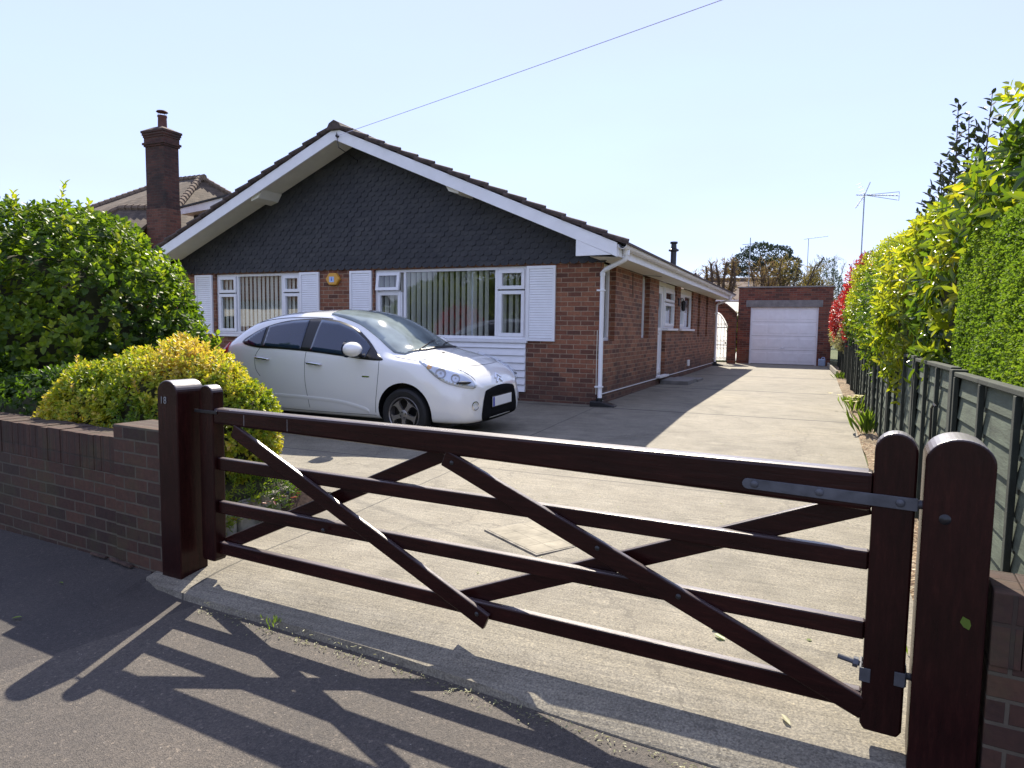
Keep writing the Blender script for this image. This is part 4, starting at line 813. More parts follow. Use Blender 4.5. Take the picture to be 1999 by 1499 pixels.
for p, q in ((bay, b1), (bay, R1)):
    n = max(3, int((q-p).length/0.22))
    for i in range(n): mm.tube([p+(q-p)*(i/n), p+(q-p)*((i+1.15)/n)], [0.09, 0.12], 8)
mm.build('hip_tiles', MT['oldtile'], broof)
MB().box(-21.2, -17.0, 12.5, 15.5, 0, 3.22).build('bay_wall', MT['brick_red'], nb_)
ch = MB(); x0, x1, y0, y1 = -17.78, -17.02, 13.60, 14.08
ch.box(x0, x1, y0, y1, 4.80, 6.55); cho = ch.build('chimney', MT['brick_dark'], nb_)
MB().box(x0-0.015, x1+0.015, y0-0.015, y1+0.015, 0, 4.799).build('chimney_base', MT['brick_red'], cho)
c2 = MB()
for i, (e, z0, z1) in enumerate(((0.03, 6.551, 6.60), (0.06, 6.601, 6.66), (0.022, 6.661, 6.80), (0.04, 6.801, 6.86), (0.06, 6.861, 6.93), (0.08, 6.931, 6.99))): c2.box(x0-e, x1+e, y0-e, y1+e, z0, z1)
c2.hexa([(x0-0.075, y0-0.075, 6.991), (x1+0.075, y0-0.075, 6.991), (x1+0.075, y1+0.075, 6.991), (x0-0.075, y1+0.075, 6.991), (x0+0.22, y0+0.12, 7.12), (x1-0.22, y0+0.12, 7.12), (x1-0.22, y1-0.12, 7.12), (x0+0.22, y1-0.12, 7.12)])
c2.build('chimney_cap', MT['brick_dark'], cho)
cp = MB().lathe([(0.125, 0), (0.115, 0.28), (0.13, 0.30), (0.13, 0.34), (0.10, 0.34)], (-17.4, 13.88, 7.121), seg=16)
for k in range(4): a = k*math.pi/2+0.4; cp.tube([(-17.4+0.11*math.cos(a), 13.88+0.11*math.sin(a), 7.44), (-17.4+0.12*math.cos(a), 13.88+0.12*math.sin(a), 7.56)], 0.008, 5)
cp.lathe([(0.16, 0.0), (0.14, 0.03), (0.0, 0.07)], (-17.4, 13.88, 7.56), seg=16); cp.build('chimney_pot', plain('dark_clay_pot', (0.12,0.05,0.04), 0.8, 0.2), cho, True)
dm_ = MB(); dm_.box(-17.9, -16.2, 15.3, 17.5, 2.0, 4.9); dd = dm_.build('dormer', MT['slate'], nb_)
MB().hexa([(-18.1, 15.0, 4.90), (-16.0, 15.0, 5.05), (-16.0, 17.6, 5.05), (-18.1, 17.6, 4.90), (-18.1, 15.0, 5.08), (-16.0, 15.0, 5.33), (-16.0, 17.6, 5.33), (-18.1, 17.6, 5.08)]).build('dormer_fascia', MT['white'], dd)
MB().hexa([(-18.15, 14.95, 5.085), (-15.95, 14.95, 5.335), (-15.95, 17.7, 5.335), (-18.15, 17.7, 5.085), (-18.15, 14.95, 5.13), (-15.95, 14.95, 5.38), (-15.95, 17.7, 5.38), (-18.15, 17.7, 5.13)]).build('dormer_roof', MT['slate'], dd)

rh = thing('tiled_house', 'house with dark red-brown tiled roof just above the garage top', 'house', (-8.4, 44, 0.5))
MB().box(-6.5, 6.5, 0.4, 8, 0, 2.6).build('wall', MT['brick_red'], rh)
MB().prism([(-7, -0.2, 2.5), (7, -0.2, 2.5), (6.6, 4.2, 4.55), (-6.6, 4.2, 4.55)], (0, 0, -0.12)).prism([(-7, 8.6, 2.5), (-6.6, 4.21, 4.55), (6.6, 4.21, 4.55), (7, 8.6, 2.5)], (0, 0, -0.12)).build('roof', MT['redrows'], rh)
MB().tube([(-6.7, 4.2, 4.58), (6.7, 4.2, 4.58)], 0.12, 8).build('ridge_tiles', MT['oldtile'], rh)
r2 = thing('side_house', 'neighbouring bungalow with dark tiled roof behind the right-hand shrubs', 'house', (6.6, 27.5, 0.4))
MB().box(-4.2, 6, -3.5, 5, 0, 2.4).build('wall', MT['brick_red'], r2)
MB().prism([(-4.6, -4, 2.35), (6.5, -4, 2.35), (6.5, 0.8, 4.3), (-4.6, 0.8, 4.3)], (0, 0, -0.15)).prism([(-4.6, 5.6, 2.35), (-4.6, 0.81, 4.3), (6.5, 0.81, 4.3), (6.5, 5.6, 2.35)], (0, 0, -0.15)).build('roof', MT['redrows'], r2)
MB().prism([(-4.1, -3.4, 2.41), (-4.1, 4.9, 2.41), (-4.1, 0.8, 4.1)], (0.1, 0, 0)).build('gable', MT['brick_red'], r2)

# television aerials
def aerial(lbl, base, h, boom, nel, tilt, rz, el=0.28):
    o = thing('television_aerial', lbl, 'aerial', base, rz)
    MB().tube([(0,0,0), (0,0,h)], 0.022, 6).build('mast', MT['galv'], o)
    m = MB(); p0, p1 = Vector((-0.3, 0, h-0.06)), Vector((boom, 0, h-0.06+tilt)); m.bar(p0, p1, 0.025, 0.025)
    for i in range(nel): p = p0+(p1-p0)*(i+0.6)/nel; m.tube([p+Vector((0,-el/2,0)), p+Vector((0,el/2,0))], 0.006, 4)
    m.build('boom', MT['galv'], o)
    return o
a1_ = aerial('slim television aerial with folded reflector on a mast behind the hedge', (1.33, 27.5, 0.4), 6.12, 1.25, 12, 0.0, R(25), 0.30)
m = MB()
for s_ in (-1, 1):
    for k in range(4): m.tube([(-0.05-0.06*k, -0.16, 6.06+s_*(0.08+0.1*k)), (-0.05-0.06*k, 0.16, 6.06+s_*(0.08+0.1*k))], 0.008, 4)
    m.bar((0, 0, 6.06), (-0.30 if s_ < 0 else 0.18, 0, 6.06+s_*0.46), 0.04, 0.02)
m.build('reflector', MT['galv'], a1_)
m = MB(); m.tube([(0.1, 0, 6.07), (1.25, 0, 6.20)], 0.01, 4); m.tube([(0.1, 0, 6.05), (1.25, 0, 5.90)], 0.01, 4); m.tube([(1.25, 0, 6.20), (1.25, 0, 5.90)], 0.01, 4); m.build('dipole_frame', MT['galv'], a1_)
a2_ = aerial('long flat television aerial on a mast above the rear house roof', (-0.78, 49.4, 4.3), 3.5, 1.3, 16, 0.22, R(24), 0.4)
tp = thing('roof_pole', 'pale slim pole standing in front of the spreading pine', 'pole', (-3.9, 43.3, 2.8))
MB().tube([(0,0,0), (0,0,4.4)], [0.045, 0.03], 6).bar((-0.45,0,4.0), (0.35,0,4.05), 0.03, 0.03).build('pole', MT['galv'], tp)
# overhead line to the gable
p0, p1 = Vector((-7.60, VY0-0.03, 4.74)), Vector((16.25, 0.2, 4.70)); 
wr_ = thing('overhead_cable', 'thin grey telephone line rising from the gable top across the sky', 'cable', tuple(p0))
MB().tube([(p1-p0)*(i/40) - Vector((0,0,4*0.10*(i/40)*(1-i/40))) for i in range(41)], 0.0045, 5).build('line', plain('grey_cable', (0.62,0.60,0.72), 0.6, 0.05), wr_)
pl = thing('telegraph_pole', 'wooden telegraph pole carrying the far end of the overhead line', 'pole', (16.25, 0.2, -0.1)); MB().tube([(0,0,0), (0,0,5.2)], [0.14, 0.10], 10).build('shaft', MT['bark'], pl, True)

# ------------------------------------------------------------ plants
def nrm(a): return a/np.maximum(np.linalg.norm(a, axis=-1, keepdims=True), 1e-9)
def leaves(name, parent, m, P, D, Nn, Ln, Wd, rnd, fold=0.3, curl=0.12, org=(0,0,0)):
    P = np.asarray(P) - np.asarray(org); D = nrm(D); Y = nrm(np.cross(Nn, D)); Z = np.cross(D, Y)
    Ln = np.asarray(Ln)[:, None]; W = np.asarray(Wd)[:, None]/2; n = len(P)
    V = np.empty((n, 6, 3)); V[:, 0] = P
    V[:, 1] = P + D*Ln*0.34 + Y*W + Z*W*fold; V[:, 2] = P + D*Ln*0.72 + Y*W*0.78 + Z*(W*fold*0.8 - curl*Ln*0.4); V[:, 3] = P + D*Ln - Z*curl*Ln
    V[:, 4] = P + D*Ln*0.72 - Y*W*0.78 + Z*(W*fold*0.8 - curl*Ln*0.4); V[:, 5] = P + D*Ln*0.34 - Y*W + Z*W*fold
    idx = (np.arange(n)*6)[:, None, None] + np.array([[0, 1, 2, 3], [0, 3, 4, 5]])[None]
    me = bpy.data.meshes.new(name); me.vertices.add(n*6); me.vertices.foreach_set('co', V.reshape(-1)); me.loops.add(n*8); me.loops.foreach_set('vertex_index', idx.reshape(-1).astype(np.int32))
    me.polygons.add(n*2); me.polygons.foreach_set('loop_start', np.arange(0, n*8, 4, dtype=np.int32)); me.polygons.foreach_set('loop_total', np.full(n*2, 4, dtype=np.int32)); me.update(calc_edges=True)
    a = me.attributes.new('rnd', 'FLOAT', 'POINT'); a.data.foreach_set('value', np.repeat(np.clip(rnd, 0, 1), 6).astype(np.float32))
    me.materials.append(m); o = bpy.data.objects.new(name, me); link(o, parent); return o
def lump(p, f, ph=0):   # smooth lumpy noise -1..1
    return (np.sin(p[:, 0]*f+ph) * np.sin(p[:, 1]*f*1.13+ph*2+1) + np.sin(p[:, 2]*f*1.27+ph*3+2)*np.sin((p[:, 0]+p[:, 1])*f*0.71+ph))/2
def ell_points(ells, n, amp=0.06, freq=3.0, zmin=0.0, inner=0.12):
    ws = np.array([(r[0]*r[1])**0.8 + (r[0]*r[2])**0.8 + (r[1]*r[2])**0.8 for c, r in ells]); ws /= ws.sum(); Ps = []; Ns = []
    for (c, r), w in zip(ells, ws):
        k = int(n*w); d = nrm(rng.normal(size=(k, 3))); c = np.array(c); r = np.array(r)
        keep = rng.random(k) < (np.linalg.norm(d/r, axis=1)*r.min())**0.5 + 0.25; d = d[keep]
        p0 = c + d*r; s = 1 + amp*lump(p0, freq) + amp*0.6*lump(p0, freq*2.3, 1.7) - inner*rng.random(len(d))**1.6
        p = c + d*r*s[:, None]; ok = p[:, 2] > zmin
        for (c2, r2) in ells:
            if tuple(c2) == tuple(c) and tuple(r2) == tuple(r): continue
            ok &= (((p-np.array(c2))/np.array(r2))**2).sum(1) > 0.80
        Ps.append(p[ok]); Ns.append(nrm(d/r)[ok])
    return np.concatenate(Ps), np.concatenate(Ns)
def shoots(P, D, k, L, W, length, spread=(75, 25), jit=0.3):
    """k leaves spiralling up each short shoot"""
    n = len(P); D = nrm(D); a = nrm(np.cross(D, nrm(rng.normal(size=(n, 3))))); b = np.cross(D, a); oP = []; oD = []; oN = []; oL = []; oW = []; sid = []
    ph = rng.random(n)*6.28
    for i in range(k):
        f = i/max(1, k-1); al = np.radians(spread[0]+(spread[1]-spread[0])*f + rng.normal(size=n)*10); th = ph + i*2.4
        rad = a*np.cos(th)[:, None] + b*np.sin(th)[:, None]; d = D*np.cos(al)[:, None] + rad*np.sin(al)[:, None] + rng.normal(size=(n, 3))*jit*0.3
        oP.append(P + D*(f*length)); oD.append(d); oN.append(D*np.sin(al)[:, None] - rad*np.cos(al)[:, None] + rng.normal(size=(n, 3))*jit)
        s = (1-0.35*f)*(0.75+0.5*rng.random(n)); oL.append(L*s); oW.append(W*s); sid.append(np.arange(n))
    return tuple(np.concatenate(x) for x in (oP, oD, oN, oL, oW, sid))
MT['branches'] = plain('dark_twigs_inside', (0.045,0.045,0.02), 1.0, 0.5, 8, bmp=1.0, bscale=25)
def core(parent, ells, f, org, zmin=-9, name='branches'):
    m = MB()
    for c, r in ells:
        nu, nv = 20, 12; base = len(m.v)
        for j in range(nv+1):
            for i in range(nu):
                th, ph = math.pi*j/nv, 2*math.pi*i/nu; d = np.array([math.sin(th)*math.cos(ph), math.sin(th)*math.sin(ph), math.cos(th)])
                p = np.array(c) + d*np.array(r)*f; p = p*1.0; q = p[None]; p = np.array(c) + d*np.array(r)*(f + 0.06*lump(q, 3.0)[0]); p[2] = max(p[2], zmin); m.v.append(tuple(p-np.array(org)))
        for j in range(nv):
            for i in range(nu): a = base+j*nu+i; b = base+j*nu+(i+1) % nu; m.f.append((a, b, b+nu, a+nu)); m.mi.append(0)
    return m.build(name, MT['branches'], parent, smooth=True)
def bush(name, label, cat, ells, n, k, L, W, m, length=0.05, up=0.35, amp=0.06, freq=3.0, zmin=0.1, spread=(75, 25), patch=None, coref=0.86, org=None, jit=0.3, inner=0.14, fold=0.3, curl=0.12, group=None, sprigs=0):
    org = org or (float(np.mean([e[0][0] for e in ells])), float(np.mean([e[0][1] for e in ells])), zmin)
    o = thing(name, label, cat, org, 0, group)
    P, Nn = ell_points(ells, n, amp, freq, zmin, inner); D = Nn + np.array([0, 0, up]) + rng.normal(size=P.shape)*0.35
    lp, ld, ln, ll, lw, sid = shoots(P, D, k, L, W, length, spread, jit)
    base = patch(P) if patch else rng.random(len(P)); r = base[sid] + rng.normal(size=len(sid))*0.10
    leaves('foliage', o, m, lp, ld, ln, ll, lw, r, fold, curl, org=org)
    if sprigs:   # longer shoots breaking the outline
        i = rng.choice(len(P), sprigs); i = i[Nn[i][:, 2] > 0.0]; d = nrm(Nn[i]*0.5 + [0, 0, 0.9] + rng.normal(size=(len(i), 3))*0.3); sl_ = rng.uniform(0.08, 0.24, len(i))*L/0.07
        qp = []; qd = []; qn = []; mb = MB()
        for a, (p, dd, h_) in enumerate(zip(P[i], d, sl_)):
            mb.tube([p-np.array(org), p+dd*h_-np.array(org)], [0.0035, 0.0015], 4); kk = max(5, int(h_/(L*0.22)))
            for g in range(kk): t = 2.4*g+a; v = np.array([math.cos(t), math.sin(t), 0.5]); qp.append(p+dd*h_*(g+1)/kk); qd.append(v*0.8+dd*(0.3+0.6*g/kk)); qn.append(dd*0.8-v*0.3)
        qp, qd, qn = np.array(qp), np.array(qd), np.array(qn); k2 = len(qp)
        leaves('sprig_leaves', o, m, qp, qd, qn, L*rng.uniform(0.6, 1.05, k2), W*rng.uniform(0.6, 1.0, k2), np.clip(0.75+0.2*rng.normal(size=k2), 0, 1), fold, curl, org=org); mb.build('twigs', MT['twig'], o)
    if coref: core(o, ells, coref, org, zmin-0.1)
    return o
LM = {}
LM['green'] = leafmat('glossy_green_leaves', [(0.0, (0.030,0.066,0.010)), (0.35, (0.072,0.135,0.013)), (0.7, (0.17,0.25,0.02)), (1.0, (0.30,0.34,0.03))], 0.5, 0.45, spec=0.4)
LM['gold'] = leafmat('golden_variegated_leaves', [(0.0, (0.06,0.13,0.014)), (0.28, (0.17,0.26,0.02)), (0.52, (0.36,0.41,0.03)), (0.76, (0.56,0.48,0.06)), (1.0, (0.62,0.45,0.15))], 0.42, 0.45, 1.25)
LM['hedge'] = leafmat('clipped_hedge_leaves', [(0.0, (0.06,0.12,0.015)), (0.5, (0.13,0.22,0.028)), (0.9, (0.20,0.27,0.04)), (1.0, (0.26,0.16,0.05))], 0.45, 0.65, spec=0.25)
LM['laurel'] = leafmat('large_laurel_leaves', [(0.0, (0.03,0.07,0.014)), (0.4, (0.10,0.17,0.018)), (0.75, (0.25,0.29,0.025)), (1.0, (0.42,0.38,0.035))], 0.5, 0.24)
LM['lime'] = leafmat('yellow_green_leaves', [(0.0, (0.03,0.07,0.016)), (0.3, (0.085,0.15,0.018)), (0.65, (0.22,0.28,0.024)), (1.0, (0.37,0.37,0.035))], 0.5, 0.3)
LM['red'] = leafmat('red_young_leaves', [(0.0, (0.10,0.03,0.02)), (0.4, (0.30,0.02,0.03)), (1.0, (0.45,0.04,0.06))], 0.45, 0.35, 1.4)
LM['dark'] = leafmat('dark_leathery_leaves', [(0.0, (0.012,0.022,0.012)), (1.0, (0.035,0.05,0.03))], 0.15, 0.3)
LM['pine'] = leafmat('dark_pine_needles', [(0.0, (0.022,0.036,0.034)), (1.0, (0.055,0.075,0.062))], 0.15, 0.8, spec=0.1)
LM['blue'] = leafmat('blue_grey_conifer_needles', [(0.0, (0.06,0.09,0.095)), (1.0, (0.13,0.17,0.17))], 0.2, 0.9, spec=0.1)
LM['pale'] = leafmat('cream_variegated_leaves', [(0.0, (0.16,0.18,0.07)), (1.0, (0.5,0.48,0.32))], 0.35, 0.5)
LM['twigs'] = leafmat('bare_brown_twigs', [(0.0, (0.10,0.07,0.055)), (0.7, (0.20,0.14,0.105)), (1.0, (0.25,0.20,0.13))], 0.3, 0.9, spec=0.1)
LM['ivy'] = leafmat('dull_olive_twiggy_leaves', [(0.0, (0.09,0.08,0.045)), (1.0, (0.25,0.21,0.11))], 0.3, 0.8, spec=0.1)
LM['grass'] = leafmat('strap_leaves', [(0.0, (0.07,0.13,0.02)), (1.0, (0.18,0.27,0.04))], 0.45, 0.4)
LM['petal'] = leafmat('white_petals', [(0.0, (0.7,0.68,0.5)), (1.0, (0.85,0.84,0.75))], 0.4, 0.6, 1.0)

tips = lambda s, f, ph: (lambda P: np.clip(0.42 + 0.35*lump(P, f, ph) + s*rng.normal(size=len(P)), 0, 1))
# left of the gate
BIG = [((-7.55, 4.55, 0.95), (1.85, 1.45, 1.80)), ((-9.5, 4.3, 1.0), (1.5, 1.3, 1.75)), ((-6.25, 4.75, 0.75), (0.72, 0.7, 0.95))]
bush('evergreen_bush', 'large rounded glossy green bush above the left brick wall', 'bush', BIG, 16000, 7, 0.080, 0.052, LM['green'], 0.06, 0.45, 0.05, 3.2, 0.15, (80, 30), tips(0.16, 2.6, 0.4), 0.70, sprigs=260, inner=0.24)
GOLD = [((-4.36, 3.55, 0.68), (0.60, 0.52, 0.66)), ((-4.88, 3.35, 0.66), (0.50, 0.42, 0.52)), ((-4.02, 3.66, 0.66), (0.36, 0.40, 0.46))]
def goldp(P): return np.clip(0.52 + 0.42*lump(P, 4.2, 0.9) + 0.18*lump(P, 9, 2.0) + 0.12*rng.normal(size=len(P)), 0, 1)
bush('golden_bush', 'golden yellow variegated bush spilling beside the left gate post', 'bush', GOLD, 9500, 8, 0.040, 0.022, LM['gold'], 0.05, 0.5, 0.11, 5.0, 0.16, (75, 25), goldp, 0.76, sprigs=130)
LOW = [((-5.6, 3.35, 0.6), (0.8, 0.33, 0.5)), ((-7.0, 3.45, 0.7), (1.0, 0.33, 0.55)), ((-8.8, 3.5, 0.7), (1.2, 0.35, 0.6))]
bush('wall_shrub', 'low dark green shrub leaning over the left wall coping', 'shrub', LOW, 4200, 7, 0.055, 0.033, LM['green'], 0.06, 0.3, 0.08, 4, 0.3, (80, 30), lambda P: np.clip(0.14+0.2*lump(P, 3.1, 1.3)+0.1*rng.normal(size=len(P)), 0, 1), 0.8)
FERN = [((-3.86, 3.62, 0.24), (0.30, 0.50, 0.24)), ((-3.75, 3.15, 0.18), (0.22, 0.25, 0.15))]
bush('low_fern_shrub', 'feathery dark green low plant at the foot of the golden bush', 'shrub', FERN, 1500, 8, 0.036, 0.010, LM['green'], 0.06, 0.6, 0.1, 6, 0.12, (65, 20), tips(0.12, 5, 0.2), 0.75)
bed = []
P = [[(x, y, 0.17 + 0.10*math.exp(-((x+5)/1.6)**2) + 0.03*math.sin(x*7+y*5) - (0.14 if x > -3.62 else 0)) for y in (2.83, 3.0, 3.3, 3.7, 4.0, 4.2, 4.3)] for x in (-9.5, -8, -7, -6, -5.5, -5, -4.6, -4.2, -4, -3.8, -3.68, -3.6)]
grid('flower_bed', P, MT['soil'])['kind'] = 'structure'
es = thing('bed_edging', 'mossy rough stone edging round the bed behind the left gate post', 'edging', (-3.56, 3.5, 0.1))
m = MB(); path = [(-3.50, 2.86), (-3.52, 3.1), (-3.55, 3.35), (-3.58, 3.6), (-3.62, 3.85), (-3.70, 4.08), (-3.92, 4.25), (-4.2, 4.33), (-4.5, 4.36), (-4.8, 4.37)]
for i in range(len(path)-1):
    a, b = np.array(path[i]), np.array(path[i+1]); d = (b-a)*0.95; n_ = np.array([-d[1], d[0]])/np.linalg.norm(d)*0.10; h = 0.14+random.uniform(-0.03, 0.04)
    q = [np.array([*p, 0]) for p in (a, a+d, a+d+n_, a+n_)]; o3 = np.array([-3.56, 3.5, 0.1])
    m.hexa([p-o3 + np.array([0, 0, 0.02]) for p in q] + [p-o3 + np.array([random.uniform(-.015, .015), random.uniform(-.015, .015), 0.1+h+random.uniform(-.015, .015)]) for p in q])
m.build('stones', MT['stone'], es, bevel=0.022, bseg=3)
# litter on the bed edge
k = 260; P = np.column_stack([rng.uniform(-4.6, -3.5, k), rng.uniform(2.9, 4.1, k), np.full(k, 0.30)]); P[:, 2] = 0.21 + 0.06*rng.random(k)
tw = leaves('dead_leaf_litter', None, LM['red'], P, rng.normal(size=(k, 3))*[1, 1, 0.25], np.tile([0, 0, 1.0], (k, 1)), rng.uniform(0.03, 0.06, k), rng.uniform(0.008, 0.02, k), rng.uniform(0, 0.35, k)); tw['kind'] = 'stuff'

# right of the drive
def box_points(x0, x1, y0, y1, z0, z1, n):
    A = [(y1-y0)*(z1-z0), (x1-x0)*(y1-y0), (x1-x0)*(z1-z0), (x1-x0)*(z1-z0)]; tot = sum(A); out = []; no = []
    for i, a in enumerate(A):
        k = int(n*a/tot); u, v = rng.random(k), rng.random(k)
        if i == 0: p = np.column_stack([np.full(k, x0), y0+u*(y1-y0), z0+v*(z1-z0)]); d = (-1, 0, 0)
        elif i == 1: p = np.column_stack([x0+u*(x1-x0), y0+v*(y1-y0), np.full(k, z1)]); d = (0, 0, 1)
        elif i == 2: p = np.column_stack([x0+u*(x1-x0), np.full(k, y0), z0+v*(z1-z0)]); d = (0, -1, 0)
        else: p = np.column_stack([x0+u*(x1-x0), np.full(k, y1), z0+v*(z1-z0)]); d = (0, 1, 0)
        out.append(p); no.append(np.tile(np.array(d, float), (k, 1)))
    return np.concatenate(out), np.concatenate(no)
hp, hn = box_points(0.80, 2.0, 2.62, 5.05, 0.6, 2.12, 34000)
hh = np.array([0.6, 1.22, 0.85]); c = np.array([1.4, 3.83, 1.3]); e = (hp-c)/hh; q = np.maximum(0, np.abs(e)-0.88); far = (np.abs(e) > 0.88).sum(1)[:, None] > 1; hp = hp - np.sign(e)*q*hh*0.4*far
hp += hn*(0.022*lump(hp, 4, 0.3) + 0.018*lump(hp, 10, 1.1) - 0.03*rng.random(len(hp))**2)[:, None]
hg = thing('clipped_hedge', 'dense clipped bright green small-leaved hedge behind the near fence', 'hedge', (1.4, 3.1, 0.2))
lp, ld, ln, ll, lw, sid = shoots(hp, hn + rng.normal(size=hp.shape)*0.4 + [0, 0, 0.15], 5, 0.021, 0.014, 0.018, (75, 30), 0.5)
hr = np.clip(0.45 + 0.2*lump(hp, 5, 2) + 0.13*rng.normal(size=len(hp)), 0, 1)
leaves('foliage', hg, LM['hedge'], lp, ld, ln, ll, lw, hr[sid], org=(1.4, 3.1, 0.2))
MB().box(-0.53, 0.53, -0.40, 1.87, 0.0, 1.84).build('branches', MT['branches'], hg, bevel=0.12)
LA = [((1.38, 5.75, 1.75), (0.70, 0.95, 1.00)), ((1.6, 4.6, 2.22), (0.75, 1.1, 0.38)), ((1.8, 3.4, 2.3), (0.7, 0.9, 0.38))]
bush('laurel_bush', 'big-leaved glossy laurel arching over the clipped hedge', 'bush', LA, 1500, 8, 0.145, 0.055, LM['laurel'], 0.13, 0.35, 0.10, 2.4, 0.9, (95, 35), tips(0.2, 2.0, 0.7), 0.78, curl=0.22, jit=0.25)
LB = [((1.08, 7.0, 1.66), (0.54, 0.75, 0.82)), ((1.2, 6.6, 2.15), (0.5, 0.6, 0.42))]
bush('golden_laurel', 'golden-leaved bush spilling over the fence between laurel and lime shrub', 'bush', LB, 1100, 8, 0.12, 0.042, LM['lime'], 0.10, 0.3, 0.12, 3, 0.9, (95, 35), lambda P: np.clip(0.60+0.45*lump(P, 3.4, 1.2)+0.15*rng.normal(size=len(P)), 0, 1), 0.8, curl=0.2)
LC = [((1.25, 9.6, 1.75), (0.72, 1.6, 0.92)), ((1.3, 12.3, 2.0), (0.75, 1.9, 1.05)), ((1.35, 15.5, 1.9), (0.75, 2.2, 0.95))]
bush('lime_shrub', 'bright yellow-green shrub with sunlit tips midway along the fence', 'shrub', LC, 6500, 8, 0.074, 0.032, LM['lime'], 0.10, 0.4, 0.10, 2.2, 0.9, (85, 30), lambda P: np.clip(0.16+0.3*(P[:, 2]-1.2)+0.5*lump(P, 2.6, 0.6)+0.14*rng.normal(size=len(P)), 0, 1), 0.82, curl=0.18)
LR = [((1.2, 18.9, 2.15), (0.62, 1.3, 1.25)), ((1.0, 21.6, 1.9), (0.6, 1.4, 0.85))]
bush('red_shrub', 'red-leaved shrub behind the fence near the garage', 'shrub', LR, 2200, 7, 0.10, 0.042, LM['red'], 0.12, 0.6, 0.14, 2.2, 1.2, (75, 30), lambda P: np.clip(0.6+0.35*lump(P, 2, 0.2)+0.15*rng.normal(size=len(P)), 0, 1), 0.7)
bush('pale_shrub', 'small cream variegated shrub at the far end of the fence', 'shrub', [((0.85, 22.4, 1.45), (0.45, 0.9, 0.42)), ((0.95, 20.3, 1.35), (0.4, 0.7, 0.4))], 700, 7, 0.07, 0.03, LM['pale'], 0.08, 0.4, 0.12, 3, 0.9, (80, 30), None, 0.75)
bush('leafy_sprigs', 'airy yellow-green leafy sprigs rising behind the top of the clipped hedge', 'shrub', [((1.12, 4.55, 2.62), (0.20, 0.34, 0.26)), ((1.25, 4.1, 2.5), (0.22, 0.34, 0.26))], 130, 6, 0.085, 0.048, LM['lime'], 0.10, 0.8, 0.2, 6, 2.0, (75, 25), None, 0, sprigs=10)
sp = thing('tall_shoots', 'tall dark upright leafy shoots sticking up above the laurel', 'tree', (1.45, 6.3, 0.3))
SP = []; SD = []; sm = MB()
for (x, y, zt, z0) in ((1.02, 7.0, 3.52, 2.0), (1.08, 6.85, 3.36, 2.0), (1.17, 6.5, 3.40, 2.0), (0.97, 7.4, 3.08, 2.0), (0.94, 7.7, 2.92, 1.9), (1.12, 6.7, 3.05, 2.0), (1.22, 6.4, 3.2, 2.1), (0.93, 8.0, 2.7, 1.8), (1.0, 8.4, 2.55, 1.8), (1.05, 7.2, 3.1, 2.0)):
    b = np.array([x+random.uniform(-.1, .1), y, z0]); t = np.array([x, y, zt]); sm.tube([b-[1.45, 6.3, 0.3], (b+t)/2+[0.02, 0.01, 0]-[1.45, 6.3, 0.3], t-[1.45, 6.3, 0.3]], [0.010, 0.007, 0.003], 5)
    n = int((zt-z0)/0.019)
    for i in range(n):
        f = i/n; SP.append(b+(t-b)*f + rng.normal(size=3)*0.012); a = i*2.4+x*9; SD.append((math.cos(a), math.sin(a), 0.75))
        if i % 5 == 2 and f < 0.8:
            L_ = 0.22*(1-f)+0.05; d_ = np.array([math.cos(a), math.sin(a), 0.9]); d_ /= np.linalg.norm(d_); sm.tube([b+(t-b)*f-[1.45, 6.3, 0.3], b+(t-b)*f+d_*L_-[1.45, 6.3, 0.3]], [0.004, 0.002], 4)
            for g in range(6): SP.append(b+(t-b)*f+d_*L_*(g+1)/6); aa = g*2.4; SD.append((d_[0]+0.7*math.cos(aa), d_[1]+0.7*math.sin(aa), d_[2]+0.2))
SP, SD = np.array(SP), np.array(SD, float); n = len(SP); ww = rng.uniform(0.6, 1.15, n)
leaves('foliage', sp, LM['dark'], SP, SD, np.tile([0, 0, 1.0], (n, 1))+rng.normal(size=(n, 3))*0.4, 0.078*ww, 0.034*ww, rng.random(n), org=(1.45, 6.3, 0.3)); sm.build('stems', MT['twig'], sp)

# plants in the border
def strap(name, label, cat, x, y, n, h, m, flowers=0, w=0.016, spread=0.10):
    z = H(x, y); o = thing(name, label, cat, (x, y, z)); mb = []; P = np.column_stack([rng.normal(size=n)*spread*0.5, rng.normal(size=n)*spread*0.5, np.zeros(n)]); D = np.column_stack([P[:, 0]/spread*0.35+rng.normal(size=n)*0.15, P[:, 1]/spread*0.35+rng.normal(size=n)*0.15, np.ones(n)])
    leaves('foliage', o, m, P, D, rng.normal(size=(n, 3)), h*rng.uniform(0.6, 1.05, n), np.full(n, w), rng.random(n), 0.2, 0.25)
    if flowers:
        fp = np.repeat(np.column_stack([rng.normal(size=flowers)*spread, rng.normal(size=flowers)*spread, h*rng.uniform(0.6, 1.0, flowers)]), 6, axis=0); a = np.tile(np.arange(6)*1.047, flowers)
        leaves('flowers', o, LM['petal'], fp, np.column_stack([np.cos(a), np.sin(a), 0.4+0*a]), np.tile([0, 0, 1.0], (len(a), 1)), np.full(len(a), 0.04), np.full(len(a), 0.03), rng.random(len(a)))
    return o
strap('iris_clump', 'clump of upright green strap leaves at the fence foot', 'plant', 0.60, 9.0, 30, 0.34, LM['grass'], 0, 0.022, 0.08)
strap('flower_clump', 'pale cream flowers on low stems beside the strap-leaved clump', 'flowers', 0.58, 11.2, 34, 0.26, LM['grass'], 16, 0.012, 0.11)
strap('weed_clump', 'low green weeds at the drive edge by the pale flowers', 'weeds', 0.53, 12.6, 40, 0.12, LM['grass'], 0, 0.02, 0.10)
